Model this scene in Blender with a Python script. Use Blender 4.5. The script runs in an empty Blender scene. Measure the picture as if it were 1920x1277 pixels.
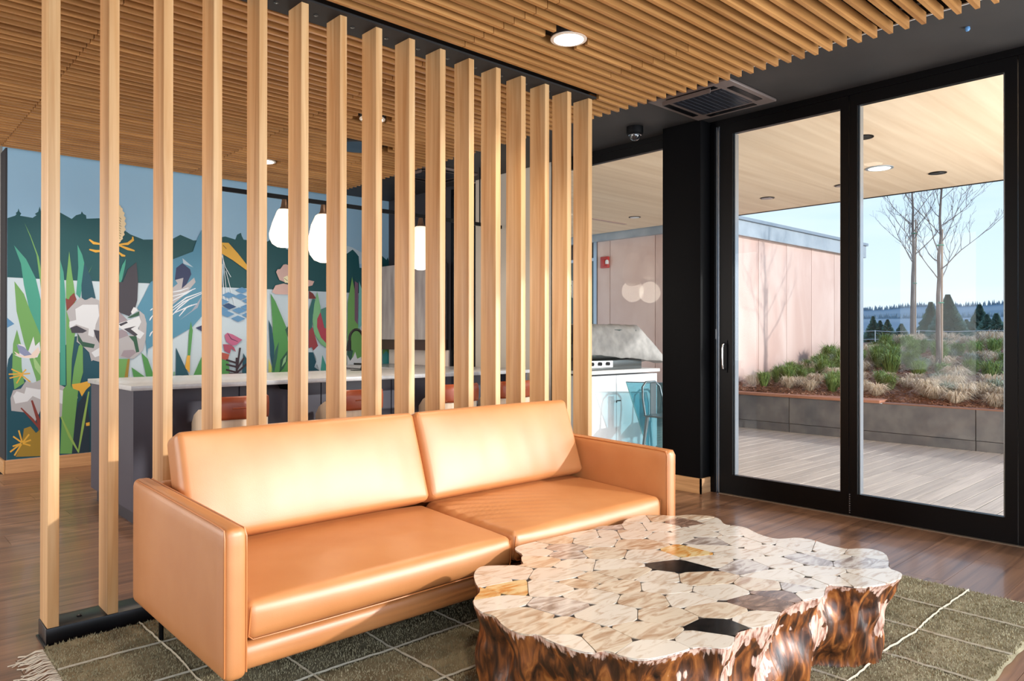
import bpy, bmesh, math, random
from mathutils import Vector, Matrix, noise
from mathutils.geometry import tessellate_polygon
PI = math.pi
random.seed(7)
S = bpy.context.scene
COL = S.collection

# ------------------------------------------------------------------ camera, sky, sun, window light, fill lamps, exposure
CAMH = 1.27
FPX, PCX, PCY = 1364.508, 960.0, 627.462
RV = Vector((0.73443427, -0.6786787, 0.00123949))
UV = Vector((-0.00251519, -0.0008955, 0.99999644))
FV = Vector((0.67867517, 0.73443477, 0.00236469))
cam = bpy.data.cameras.new('camera'); camo = bpy.data.objects.new('camera', cam); COL.objects.link(camo)
m = Matrix((RV, UV, -FV)).transposed().to_4x4(); m.translation = (0, 0, CAMH)
camo.matrix_world = m
cam.sensor_width = 36; cam.lens = FPX / 1920 * 36; cam.shift_y = (PCY - 638.5) / 1920; cam.clip_end = 900; cam.clip_start = .05
S.camera = camo

def at(px, py, ax, v):
    """photo pixel -> point on the plane coordinate[ax] = v"""
    d = FV + RV * ((px - PCX) / FPX) - UV * ((py - PCY) / FPX)
    o = Vector((0, 0, CAMH))
    return o + d * ((v - o[ax]) / d[ax])

SUN_AZ = Vector((.53, -.848)); SUN_EL = math.radians(18.5); SUN_POWER = 2.7
SKY_STRENGTH = 1.15; WINDOW_POWER = 185; EXPOSURE = 0.25
w = bpy.data.worlds.new('sky'); S.world = w; w.use_nodes = True
nt = w.node_tree; nt.nodes.clear()
tc = nt.nodes.new('ShaderNodeTexCoord'); sp = nt.nodes.new('ShaderNodeSeparateXYZ'); rp = nt.nodes.new('ShaderNodeValToRGB')
nz = nt.nodes.new('ShaderNodeTexNoise'); mp = nt.nodes.new('ShaderNodeMapping'); mx = nt.nodes.new('ShaderNodeMix'); mx.data_type = 'RGBA'
bg = nt.nodes.new('ShaderNodeBackground'); ow = nt.nodes.new('ShaderNodeOutputWorld'); r2 = nt.nodes.new('ShaderNodeValToRGB')
L = nt.links.new
L(tc.outputs['Generated'], sp.inputs[0]); L(sp.outputs['Z'], rp.inputs[0])
L(tc.outputs['Generated'], mp.inputs[0]); mp.inputs['Scale'].default_value = (2, 2, 14); L(mp.outputs[0], nz.inputs['Vector'])
nz.inputs['Scale'].default_value = 1.3; nz.inputs['Detail'].default_value = 5
L(nz.outputs['Fac'], r2.inputs[0]); r2.color_ramp.elements[0].position = .5; r2.color_ramp.elements[1].position = .75
r2.color_ramp.elements[0].color = (0, 0, 0, 1); r2.color_ramp.elements[1].color = (.45, .45, .45, 1)
e = rp.color_ramp.elements; e[0].position = 0.0; e[0].color = (.72, .82, .90, 1); e[1].position = 1; e[1].color = (.16, .34, .72, 1)
q = e.new(.14); q.color = (.58, .74, .90, 1); q = e.new(.35); q.color = (.36, .58, .86, 1)
L(r2.outputs[0], mx.inputs[0]); L(rp.outputs[0], mx.inputs[6]); mx.inputs[7].default_value = (.86, .92, .97, 1)
L(mx.outputs[2], bg.inputs[0]); bg.inputs[1].default_value = SKY_STRENGTH; L(bg.outputs[0], ow.inputs[0])

sun = bpy.data.lights.new('sun', 'SUN'); sun.energy = SUN_POWER; sun.angle = math.radians(1.3); sun.color = (1, .96, .92)
suno = bpy.data.objects.new('sun', sun); COL.objects.link(suno)
sd = Vector((SUN_AZ.x * math.cos(SUN_EL), SUN_AZ.y * math.cos(SUN_EL), math.sin(SUN_EL))).normalized()
suno.rotation_euler = sd.to_track_quat('Z', 'Y').to_euler(); suno.location = (9, -12, 8)

def area(name, loc, direction, sx, sy, power, color=(1, 1, 1)):
    l = bpy.data.lights.new(name, 'AREA'); l.shape = 'RECTANGLE'; l.size = sx; l.size_y = sy; l.energy = power; l.color = color
    o = bpy.data.objects.new(name, l); COL.objects.link(o); o.location = loc
    o.rotation_euler = (-Vector(direction)).to_track_quat('Z', 'Y').to_euler(); return o
area('daylight_south_windows', (1.4, -1.72, 1.55), (0, 1, 0.05), 6.5, 2.5, WINDOW_POWER, (.83, .91, 1))
area('west_kitchen_fill', (-2.35, 6.0, 1.6), (1, .0, 0.0), 5.2, 2.6, 165, (1, .95, .9))  # added fill lamp before the closed left wall, brightens kitchen and mural
area('terrace_fill', (7.4, -1.6, .9), (0, .8, .55), 3.6, 2.2, 330, (1, .96, .92))  # added fill lamp standing in for sun bounced up to the soffit
S.view_settings.view_transform = 'Standard'; S.view_settings.look = 'None'
S.view_settings.exposure = EXPOSURE; S.view_settings.gamma = 1; S.view_settings.use_curve_mapping = False

# ------------------------------------------------------------------ materials
def lin(c):
    return tuple((v / 12.92 if v <= .04045 else ((v + .055) / 1.055) ** 2.4) for v in (x / 255 for x in c)) + (1,)
MATS = {}
def mat(name, rgb, rough=.5, metal=0, spec=.5, rgb2=None, nscale=(8, 8, 8), detail=4, lo=.35, hi=.65, bump=0, coat=0, coatr=.1,
        emit=None, estr=0, per=0, dist=0, extra=None, bumpscale=None, sheen=0):
    if name in MATS: return MATS[name]
    M = bpy.data.materials.new(name); M.use_nodes = True; n = M.node_tree.nodes; l = M.node_tree.links.new
    b = n['Principled BSDF']; b.inputs['Roughness'].default_value = rough; b.inputs['Metallic'].default_value = metal
    b.inputs['Specular IOR Level'].default_value = spec; b.inputs['Base Color'].default_value = lin(rgb)
    if coat: b.inputs['Coat Weight'].default_value = coat; b.inputs['Coat Roughness'].default_value = coatr
    if sheen: b.inputs['Sheen Weight'].default_value = sheen
    if emit: b.inputs['Emission Color'].default_value = lin(emit); b.inputs['Emission Strength'].default_value = estr
    if rgb2 or bump:
        t = n.new('ShaderNodeTexCoord'); mp = n.new('ShaderNodeMapping'); mp.inputs['Scale'].default_value = nscale
        oi = n.new('ShaderNodeObjectInfo'); vm = n.new('ShaderNodeVectorMath'); vm.operation = 'ADD'
        mu = n.new('ShaderNodeMath'); mu.operation = 'MULTIPLY'; mu.inputs[1].default_value = 37.0
        cb = n.new('ShaderNodeCombineXYZ'); l(oi.outputs['Random'], mu.inputs[0])
        for i in range(3): l(mu.outputs[0], cb.inputs[i])
        l(t.outputs['Object'], vm.inputs[0]); l(cb.outputs[0], vm.inputs[1]); l(vm.outputs[0], mp.inputs[0])
        ns = n.new('ShaderNodeTexNoise'); ns.inputs['Scale'].default_value = 1; ns.inputs['Detail'].default_value = detail
        ns.inputs['Distortion'].default_value = dist; l(mp.outputs[0], ns.inputs['Vector'])
        if rgb2:
            r = n.new('ShaderNodeValToRGB'); r.color_ramp.elements[0].position = lo; r.color_ramp.elements[1].position = hi
            r.color_ramp.elements[0].color = lin(rgb); r.color_ramp.elements[1].color = lin(rgb2)
            for pos, c in (extra or []):
                q = r.color_ramp.elements.new(pos); q.color = lin(c)
            l(ns.outputs['Fac'], r.inputs[0]); out = r.outputs[0]
            if per:
                hs = n.new('ShaderNodeHueSaturation'); mr = n.new('ShaderNodeMapRange'); mr.inputs[3].default_value = 1 - per; mr.inputs[4].default_value = 1 + per
                l(oi.outputs['Random'], mr.inputs[0]); l(mr.outputs[0], hs.inputs['Value']); l(out, hs.inputs['Color']); out = hs.outputs[0]
            l(out, b.inputs['Base Color'])
        if bump:
            src = ns
            if bumpscale:
                src = n.new('ShaderNodeTexNoise'); src.inputs['Scale'].default_value = bumpscale; src.inputs['Detail'].default_value = 5; l(vm.outputs[0], src.inputs['Vector'])
            bp = n.new('ShaderNodeBump'); bp.inputs['Strength'].default_value = bump; bp.inputs['Distance'].default_value = .004
            l(src.outputs['Fac'], bp.inputs['Height']); l(bp.outputs[0], b.inputs['Normal'])
    MATS[name] = M; return M

def wood(name, a, b, axis, rough=.5, per=.06, bump=.15, fine=60, spec=.4, coat=0):
    sc = [fine, fine, fine]; sc[axis] = fine / 26
    return mat(name, a, rough, 0, spec, b, tuple(sc), 6, .3, .72, bump, per=per, dist=.8, coat=coat)

oak_post = wood('oak_post', (202, 150, 96), (230, 190, 140), 2, .42, .09, .12, 26, .7)
oak_slat = wood('oak_slat', (146, 98, 50), (196, 144, 86), 0, .5, .1, .1, 24)
oak_base = wood('oak_baseboard', (176, 132, 92), (206, 160, 116), 0, .5, .04)
oak_base_y = wood('oak_baseboard_y', (190, 140, 90), (218, 168, 116), 1, .5, .04)
floor_m = wood('floor_plank_wood', (92, 62, 44), (146, 106, 78), 0, .36, .14, .1, 22, .5, .3)
deck_m = wood('deck_wood', (176, 164, 156), (206, 194, 184), 0, .45, .07, .1, 30)
soffit_m = wood('soffit_wood', (222, 196, 166), (240, 218, 190), 0, .6, .0, .05, 9)
bench_m = wood('bench_wood', (150, 95, 70), (180, 125, 98), 1, .55, .05)
black_ceil = mat('ceiling_black', (40, 38, 38), .6, rgb2=(50, 47, 46), nscale=(2, 2, 2))
black_metal = mat('black_metal', (3, 3, 5), .38, .0, .22)
col_m = mat('column_black', (6, 6, 8), .6, 0, .12)
steel_black = mat('blackened_steel', (20, 20, 23), .3, .6, .5, (34, 33, 36), (6, 6, 6), bump=.1)
alu = mat('aluminium', (160, 168, 178), .3, .9)
chrome = mat('chrome', (200, 204, 210), .15, 1)
leather = mat('tan_leather', (190, 122, 68), .43, 0, .8, (198, 132, 78), (5, 5, 5), 3, .3, .7, bump=.12, bumpscale=420, coat=.22, coatr=.42)
seam_m = mat('leather_piping', (196, 122, 66), .42)
stitch_m = mat('stitching', (225, 178, 128), .6)
leather_red = mat('cognac_leather', (140, 62, 34), .35, 0, .5, (156, 74, 42), (7, 7, 7), bump=.1, bumpscale=300)
ply = wood('ash_plywood', (206, 182, 156), (226, 204, 180), 2, .5, .03, .05, 30)
island_m = mat('island_charcoal', (58, 56, 68), .5, rgb2=(64, 62, 74), nscale=(1, 1, 1))
quartz = mat('grey_quartz', (168, 168, 170), .25, rgb2=(178, 178, 180), nscale=(40, 40, 40))
plaster = mat('wall_plaster', (196, 192, 184), .8)
pale_panel = mat('pale_panel', (188, 180, 168), .7)
charcoal_wall = mat('wall_charcoal', (44, 43, 48), .7)
white_glow = mat('lamp_glass', (255, 240, 222), .4, emit=(255, 232, 208), estr=.8)
glow = mat('downlight_glow', (255, 244, 228), .4, emit=(255, 240, 220), estr=9)
glow_soft = mat('soffit_light_glow', (240, 244, 240), .4, emit=(245, 250, 242), estr=1.6)
brass = mat('lamp_bracket', (120, 96, 78), .35, .6)
white_cab = mat('white_cabinet', (226, 228, 232), .4)
white_top = mat('white_worktop', (236, 236, 236), .4)
cover_m = mat('grill_cover_fabric', (140, 138, 136), .7, rgb2=(166, 163, 160), nscale=(9, 9, 9), bump=.2)
grill_m = mat('grill_steel', (104, 108, 108), .3, .8)
red_m = mat('alarm_red', (190, 60, 56), .4)
clear_w = mat('strobe_white', (226, 230, 232), .3)
pink_m = mat('copper_panel', (206, 172, 160), .55, 0, .4, (224, 197, 186), (1.3, 1.3, .7), 6, .35, .65, dist=.6, per=.03)
fascia_m = mat('fascia_metal', (150, 160, 170), .4, .4, rgb2=(172, 180, 188), nscale=(3, 3, 3))
concrete = mat('planter_concrete', (92, 88, 88), .7, rgb2=(116, 110, 106), nscale=(5, 5, 5), detail=7, bump=.2)
soil_m = mat('mulch_soil', (100, 68, 54), .9, rgb2=(160, 116, 94), nscale=(14, 14, 14), detail=8, bump=.8)
chip_m = mat('mulch_chip', (140, 88, 64), .8, rgb2=(196, 150, 122), nscale=(3, 3, 3))
dry_m = mat('dry_grass', (190, 168, 142), .7, rgb2=(232, 214, 188), nscale=(20, 20, 20), per=.1)
green_m = mat('green_grass', (84, 112, 50), .6, rgb2=(136, 160, 86), nscale=(20, 20, 20), per=.12)
sage_m = mat('sage_plant', (118, 132, 116), .7, rgb2=(160, 168, 146), nscale=(20, 20, 20), per=.1)
leaf_m = mat('leafy_green', (110, 150, 60), .6, rgb2=(150, 184, 90), nscale=(20, 20, 20))
bark_m = mat('bark', (86, 76, 74), .8, rgb2=(126, 114, 108), nscale=(20, 20, 4))
stake_m = mat('tree_stake', (176, 150, 130), .7)
tie_m = mat('tree_tie', (60, 150, 120), .6)
conifer_m = mat('conifer_needles', (70, 104, 92), .8, rgb2=(112, 138, 118), nscale=(2, 2, 2))
hill_m = mat('forested_hill', (124, 142, 154), .95, rgb2=(140, 156, 164), nscale=(.05, .05, .1))  # blue-grey distance haze is mixed into the hill colour
field_m = mat('field', (120, 124, 104), .9, rgb2=(150, 142, 118), nscale=(.4, .4, .4))
wire_m = mat('white_fence', (216, 220, 222), .5)
grout_m = mat('table_joint', (52, 42, 36), .7)
trunk_m = mat('burl_wood', (26, 14, 8), .42, 0, .5, (188, 120, 60), (30, 30, 9), 10, .30, .72, bump=1.0, coat=.25, coatr=.2, dist=.7,
              extra=[(.46, (84, 46, 23)), (.58, (142, 80, 36))])
def add_rim_and_sunlit(M):  # pale bark rim, plus sunlit tone painted on the right-facing sides
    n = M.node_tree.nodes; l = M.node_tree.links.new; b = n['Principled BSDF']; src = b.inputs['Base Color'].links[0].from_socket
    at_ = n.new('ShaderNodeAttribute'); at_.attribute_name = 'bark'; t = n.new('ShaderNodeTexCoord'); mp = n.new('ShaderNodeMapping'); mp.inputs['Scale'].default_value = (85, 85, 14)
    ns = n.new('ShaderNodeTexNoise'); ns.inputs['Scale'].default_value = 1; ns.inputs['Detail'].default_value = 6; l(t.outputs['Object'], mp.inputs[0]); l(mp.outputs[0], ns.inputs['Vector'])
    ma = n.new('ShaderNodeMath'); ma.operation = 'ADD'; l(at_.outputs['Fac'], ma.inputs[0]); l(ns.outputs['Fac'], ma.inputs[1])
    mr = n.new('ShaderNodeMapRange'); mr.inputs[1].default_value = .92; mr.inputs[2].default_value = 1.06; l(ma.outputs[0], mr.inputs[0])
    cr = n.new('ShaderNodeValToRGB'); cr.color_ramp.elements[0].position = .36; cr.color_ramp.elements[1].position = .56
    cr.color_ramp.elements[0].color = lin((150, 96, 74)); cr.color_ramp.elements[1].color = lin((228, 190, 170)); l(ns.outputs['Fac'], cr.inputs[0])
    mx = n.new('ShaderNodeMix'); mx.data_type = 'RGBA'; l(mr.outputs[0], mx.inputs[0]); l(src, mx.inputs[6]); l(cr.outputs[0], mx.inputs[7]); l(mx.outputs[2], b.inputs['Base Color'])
add_rim_and_sunlit(trunk_m)
rim_m = mat('bark_rim', (196, 150, 126), .45, 0, .5, (226, 190, 168), (60, 60, 10), 6, .3, .7, bump=.8, coat=.2)
rug_m = mat('rug_wool', (108, 98, 76), .95, 0, .1, (150, 140, 114), (9, 9, 9), 6, .3, .7, bump=.5, bumpscale=160)
rug_pile_m = mat('rug_pile', (132, 122, 94), .95, 0, .1, (176, 166, 136), (5, 14, 5), 4, .3, .7)
rug_line_m = mat('rug_line', (186, 176, 156), .95, 0, .1)
fringe_m = mat('rug_fringe', (216, 204, 184), .9)
teal_glass = mat('teal_tint', (60, 100, 112), .15)
blue_m = mat('diffuser_blue', (46, 70, 92), .4)
grey_wood = mat('grey_wood', (138, 130, 130), .5, 0, .4, (176, 170, 168), (14, 14, 2), 5, .3, .7)

def glass_mat(name, tint=(1, 1, 1), refl=1.0):
    M = bpy.data.materials.new(name); M.use_nodes = True; n = M.node_tree.nodes; l = M.node_tree.links.new; n.clear()
    t = n.new('ShaderNodeBsdfTransparent'); t.inputs[0].default_value = tint + (1,)
    g = n.new('ShaderNodeBsdfGlossy'); g.inputs['Roughness'].default_value = 0.0
    f = n.new('ShaderNodeLayerWeight'); f.inputs[0].default_value = .5      # Schlick: the same from both sides of the pane
    pw_ = n.new('ShaderNodeMath'); pw_.operation = 'POWER'; pw_.inputs[1].default_value = 5; l(f.outputs['Facing'], pw_.inputs[0])
    mm = n.new('ShaderNodeMath'); mm.operation = 'MULTIPLY_ADD'; mm.inputs[1].default_value = .96 * refl; mm.inputs[2].default_value = .04 * refl; l(pw_.outputs[0], mm.inputs[0])
    s = n.new('ShaderNodeMixShader'); o = n.new('ShaderNodeOutputMaterial')
    l(mm.outputs[0], s.inputs[0]); l(t.outputs[0], s.inputs[1]); l(g.outputs[0], s.inputs[2]); l(s.outputs[0], o.inputs[0]); return M
glass = glass_mat('window_glass', (.97, .985, .98), .32)
smoke_glass = glass_mat('teal_screen_glass', (.22, .48, .55), 1.3)

# ------------------------------------------------------------------ mesh helpers
class MB:
    def __init__(s): s.v = []; s.f = []
    def add(s, v, f):
        k = len(s.v); s.v += [tuple(p) for p in v]; s.f += [tuple(i + k for i in q) for q in f]; return s
    def box(s, a, b):
        x0, y0, z0 = a; x1, y1, z1 = b
        return s.add([(x0, y0, z0), (x1, y0, z0), (x1, y1, z0), (x0, y1, z0), (x0, y0, z1), (x1, y0, z1), (x1, y1, z1), (x0, y1, z1)],
                     [(0, 3, 2, 1), (4, 5, 6, 7), (0, 1, 5, 4), (1, 2, 6, 5), (2, 3, 7, 6), (3, 0, 4, 7)])
    def prism(s, pts, z0, z1, cap=True):
        n = len(pts); v = [(p[0], p[1], z0) for p in pts] + [(p[0], p[1], z1) for p in pts]
        f = [(i, (i + 1) % n, n + (i + 1) % n, n + i) for i in range(n)]
        if cap:
            for t in tessellate_polygon([[Vector((p[0], p[1], 0)) for p in pts]]):
                a, b, c = t
                cr = (pts[b][0] - pts[a][0]) * (pts[c][1] - pts[a][1]) - (pts[b][1] - pts[a][1]) * (pts[c][0] - pts[a][0])
                if cr < 0: b, c = c, b
                f.append((n + a, n + b, n + c)); f.append((a, c, b))
        return s.add(v, f)
    def tube(s, pts, r, seg=8, closed=False, cap=True):
        pts = [Vector(p) for p in pts]; n = len(pts)
        rr = r if isinstance(r, (list, tuple)) else [r] * n
        v = []; prev = None
        for i, p in enumerate(pts):
            a = pts[i - 1] if (i or closed) else p; b = pts[(i + 1) % n] if (i < n - 1 or closed) else p
            t = (b - a).normalized() if (b - a).length > 1e-9 else Vector((0, 0, 1))
            if prev is None:
                u = t.cross(Vector((0, 0, 1)));
                if u.length < .05: u = t.cross(Vector((0, 1, 0)))
            else: u = prev - t * prev.dot(t)
            u.normalize(); prev = u; w_ = t.cross(u)
            for k in range(seg):
                an = 2 * PI * k / seg; v.append(p + (u * math.cos(an) + w_ * math.sin(an)) * rr[i])
        f = []
        for i in range(n if closed else n - 1):
            j = (i + 1) % n
            for k in range(seg):
                k2 = (k + 1) % seg; f.append((i * seg + k, i * seg + k2, j * seg + k2, j * seg + k))
        if cap and not closed: f.append(tuple(range(seg - 1, -1, -1))); f.append(tuple((n - 1) * seg + k for k in range(seg)))
        return s.add(v, f)
    def lathe(s, prof, c, seg=24):
        v = []; f = []; n = len(prof)
        for r, z in prof:
            for k in range(seg):
                a = 2 * PI * k / seg; v.append((c[0] + r * math.cos(a), c[1] + r * math.sin(a), c[2] + z))
        for i in range(n - 1):
            for k in range(seg):
                k2 = (k + 1) % seg; f.append((i * seg + k, i * seg + k2, (i + 1) * seg + k2, (i + 1) * seg + k))
        f.append(tuple(range(seg - 1, -1, -1))); f.append(tuple((n - 1) * seg + k for k in range(seg)))
        return s.add(v, f)
    def build(s, name, mt, parent=None, smooth=False, loc=(0, 0, 0), bevel=0, bseg=2):
        me = bpy.data.meshes.new(name); me.from_pydata(s.v, [], s.f); me.update()
        for mm in (mt if isinstance(mt, list) else [mt]): me.materials.append(mm)
        o = bpy.data.objects.new(name, me); COL.objects.link(o); o.location = loc
        if parent: o.parent = parent
        if bevel:
            bm = bmesh.new(); bm.from_mesh(me); bmesh.ops.bevel(bm, geom=list(bm.edges), offset=bevel, segments=bseg, affect='EDGES', profile=.5)
            bm.to_mesh(me); bm.free()
        if smooth or bevel:
            me.polygons.foreach_set('use_smooth', [True] * len(me.polygons))
            if hasattr(me, 'set_sharp_from_angle'): me.set_sharp_from_angle(angle=math.radians(50))
        return o
def box(name, a, b, mt, parent=None, bevel=0):
    return MB().box(a, b).build(name, mt, parent, bevel=bevel)
def lbox(name, a, b, mt, parent=None, bevel=0):
    """box with its origin at its own lower corner, so the grain differs from piece to piece"""
    return MB().box((0, 0, 0), (b[0] - a[0], b[1] - a[1], b[2] - a[2])).build(name, mt, parent, loc=a, bevel=bevel)
def tag(o, label=None, cat=None, group=None, kind=None):
    if label: o['label'] = label
    if cat: o['category'] = cat
    if group: o['group'] = group
    if kind: o['kind'] = kind
    return o
def empty(name, loc, label=None, cat=None, group=None, kind=None, rz=0):
    o = bpy.data.objects.new(name, None); COL.objects.link(o); o.location = loc; o.rotation_euler = (0, 0, rz); o.empty_display_size = .1
    return tag(o, label, cat, group, kind)
def cp(o, parent=None, loc=None):
    c = o.copy(); COL.objects.link(c)
    if parent is not None: c.parent = parent
    if loc is not None: c.location = loc
    return c
def copy_tree(o, parent=None):
    c = o.copy(); COL.objects.link(c)
    if parent is not None: c.parent = parent; c.matrix_parent_inverse = o.matrix_parent_inverse
    for ch in list(KIDS(o)): copy_tree(ch, c)
    return c
def KIDS(o): return [x for x in bpy.data.objects if x.parent == o]
def struct(o, kind='structure'): o['kind'] = kind; return o

# ------------------------------------------------------------------ the setting: floor, ceilings, walls
XD = 5.267; ZS = 2.98; ZC = 3.03; YM = 8.074
fl = struct(box('floor', (-2.6, -1.9, -.2), (XD + .06, 8.6, -.006), mat('subfloor', (40, 32, 28), .8)))
pw = .27; PL = {}
y = -.37; r = 0
while y < 8.07:
    x0 = -1.6 - (r * .53) % 1.5; y1 = min(y + pw, 8.07)
    while x0 < XD - .02:
        x1 = min(x0 + 1.5, XD - .01); a = max(x0, -1.7)
        if x1 > a + .05 and not (x1 < .0 and y < 3):
            key = (round(x1 - a, 2), round(y1 - y, 2))
            if key not in PL: PL[key] = MB().box((0, 0, 0), (x1 - a - .0015, y1 - y - .0015, .006)).build('plank', floor_m, fl, loc=(a, y, -.006))
            else: cp(PL[key], loc=(a, y, -.006))
        x0 += 1.5
    y += pw; r += 1

plen = struct(box('ceiling', (-2.6, -1.9, 3.125), (4.37, 8.3, 3.2), mat('plenum_black', (14, 13, 13), .8)))
struct(box('ceiling_soffit', (4.37, -1.9, ZC), (XD + .06, 8.3, 3.2), black_ceil), 'structure')
struct(box('trim_1', (4.366, -1.9, 3.028), (4.374, 8.07, 3.036), mat('trim_white', (225, 225, 225), .5)))
struct(box('roof', (-2.6, -1.9, 3.2), (XD + .1, 9.0, 3.42), black_metal))
struct(box('wall_left', (-2.66, -1.9, -.2), (-2.5, 8.6, 3.2), plaster))
struct(box('wall_back', (-2.6, 8.9, -.2), (XD, 9.0, 3.2), plaster))

# mural wall (its left end stands free) with painted shapes
wf = struct(box('wall_front', (1.132, YM, -.1), (XD + .2, YM + .28, 3.2), mat('mural_sky_paint', (140, 180, 210), .6, rgb2=(146, 186, 214), nscale=(.6, .6, .6))))
box('end_panel', (1.118, YM + .001, 0), (1.131, YM + .28, 3.0), charcoal_wall, wf)  # charcoal colour puts the shade of the mural return into the panel
struct(lbox('baseboard_front', (1.115, YM - .014, 0), (5.25, YM - .0005, .124), oak_base))
struct(box('baseboard_front_return', (1.104, YM - .014, 0), (1.118, YM + .28, .124), oak_base_y))

def A(u, v): return (u / 2.455, 380 + v / 2.455)
def B(u, v): return (380 + u / 2.455, 340 + v / 2.455)
def C7(u, v): return (210 + u / 3.756, 380 + v / 3.756)
def C8(u, v): return (405 + u / 3.991, 400 + v / 3.991)
MU = []
def sh(col, fn, *pts): MU.append((col, [fn(*p) for p in pts]))
def stroke(col, fn, wd, *pts):
    P = [Vector(fn(*p)) for p in pts]; a = []; b = []
    for i, p in enumerate(P):
        t = (P[min(i + 1, len(P) - 1)] - P[max(i - 1, 0)]).normalized(); nn = Vector((-t.y, t.x)) * wd * .5 * (.5 if i in (0, len(P) - 1) else 1)
        a.append(p + nn); b.append(p - nn)
    MU.append((col, [tuple(p) for p in a + b[::-1]]))
HILL = (0, 74, 82); WAT = (186, 205, 218); TEAL = (62, 150, 132); LG = (104, 158, 88); GR = (74, 142, 76); DT = (14, 74, 92)
WH = (210, 216, 224); GY = (170, 170, 176); CH = (56, 54, 66); MV = (148, 138, 148); RU = (124, 54, 46); YE = (214, 166, 62); OC = (150, 122, 42)
BL = (74, 134, 164); NV = (34, 48, 88); PK = (204, 172, 166); MR = (146, 58, 66); PL2 = (48, 30, 42); MG = (176, 92, 130); BD = (84, 136, 180)
sh((178, 200, 214), B, (440, 330), (486, 260), (510, 300), (560, 330), (640, 290), (690, 305), (735, 330), (735, 380), (440, 380))
sh(HILL, A, (22, 70), (70, 60), (76, 52), (72, 48), (82, 40), (85, 26), (90, 42), (98, 50), (92, 60), (150, 70), (168, 58), (160, 52), (176, 42), (182, 18), (190, 44), (198, 60),
   (278, 46), (330, 75), (350, 58), (372, 52), (376, 40), (384, 52), (396, 58), (398, 74), (456, 72), (545, 108), (600, 146), (660, 170), (792, 168), (830, 148), (890, 174), (960, 172), (960, 388), (700, 372), (275, 356), (22, 343))
sh(HILL, B, (8, 290), (60, 262), (104, 254), (150, 268), (158, 246), (176, 237), (180, 252), (188, 268), (212, 272), (262, 292), (300, 276), (334, 254), (366, 276), (384, 312), (420, 318), (470, 345), (488, 322), (500, 316), (508, 326),
   (514, 342), (540, 346), (552, 338), (572, 352), (640, 350), (668, 330), (690, 314), (706, 330), (718, 346), (722, 398), (740, 400), (800, 350), (826, 344), (846, 362), (852, 350), (860, 366), (884, 382), (884, 522), (300, 497), (8, 484))
sh(WAT, A, (22, 343), (275, 356), (700, 372), (960, 388), (960, 1200), (22, 1200))
sh(WAT, B, (8, 484), (300, 497), (884, 522), (884, 1100), (8, 1100))
sh(DT, A, (22, 760), (38, 720), (56, 690), (90, 790), (150, 850), (330, 620), (420, 600), (470, 700), (470, 1160), (22, 1186))
# left panel of leaves and flowers
sh(TEAL, A, (64, 196), (120, 260), (165, 350), (195, 480), (240, 620), (250, 820), (200, 760), (150, 560), (110, 380), (96, 280))
sh(LG, A, (112, 92), (140, 150), (178, 250), (196, 350), (230, 500), (225, 700), (200, 520), (184, 360), (168, 240), (140, 160))
sh(LG, A, (66, 362), (110, 420), (140, 500), (190, 620), (235, 800), (260, 1160), (215, 1165), (165, 810), (110, 640), (76, 500))
sh(LG, A, (78, 584), (96, 650), (100, 760), (112, 830), (66, 860), (56, 760), (60, 650))
sh((150, 190, 130), A, (150, 700), (196, 770), (190, 800), (160, 760))
sh(BD, A, (22, 530), (66, 558), (22, 576))
sh(WH, A, (64, 700), (90, 700), (84, 650), (110, 655), (128, 690), (154, 616), (162, 660), (182, 640), (186, 680), (172, 712), (130, 718), (90, 712))
sh((224, 206, 196), A, (64, 684), (100, 704), (140, 700), (176, 664), (184, 690), (160, 716), (110, 714), (80, 704))
sh((130, 140, 176), A, (76, 652), (110, 664), (146, 700), (112, 706), (88, 690))
for p in (((40, 790), (100, 788)), ((52, 766), (100, 788)), ((44, 808), (98, 794)), ((76, 832), (100, 792)), ((120, 768), (98, 790)), ((138, 786), (96, 790)), ((140, 826), (100, 794))): stroke(YE, A, 5, p[0], p[1])
sh(GY, A, (48, 900), (60, 864), (96, 856), (120, 820), (150, 830), (200, 810), (280, 840), (356, 880), (358, 900), (330, 930), (318, 985), (280, 990), (200, 930), (160, 1010), (110, 965), (52, 958))
sh(WH, A, (60, 890), (76, 868), (112, 880), (120, 850), (180, 860), (230, 850), (300, 868), (345, 890), (310, 930), (280, 925), (240, 900), (196, 910), (150, 890), (126, 915), (70, 925))
stroke(RU, A, 5, (96, 945), (150, 1000), (190, 1050)); stroke(RU, A, 7, (146, 910), (176, 1000), (192, 1080), (190, 1160))
sh(OC, A, (72, 1170), (100, 1110), (110, 1040), (140, 1030), (165, 1060), (190, 1040), (240, 1060), (240, 1168))
for p in (((60, 1076), (100, 1104)), ((86, 1048), (102, 1104)), ((134, 1066), (104, 1104)), ((142, 1092), (104, 1106)), ((140, 1118), (104, 1108)), ((66, 1164), (98, 1112)), ((46, 1148), (92, 1112)), ((58, 1122), (98, 1108))): stroke(YE, A, 6, p[0], p[1])
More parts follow.
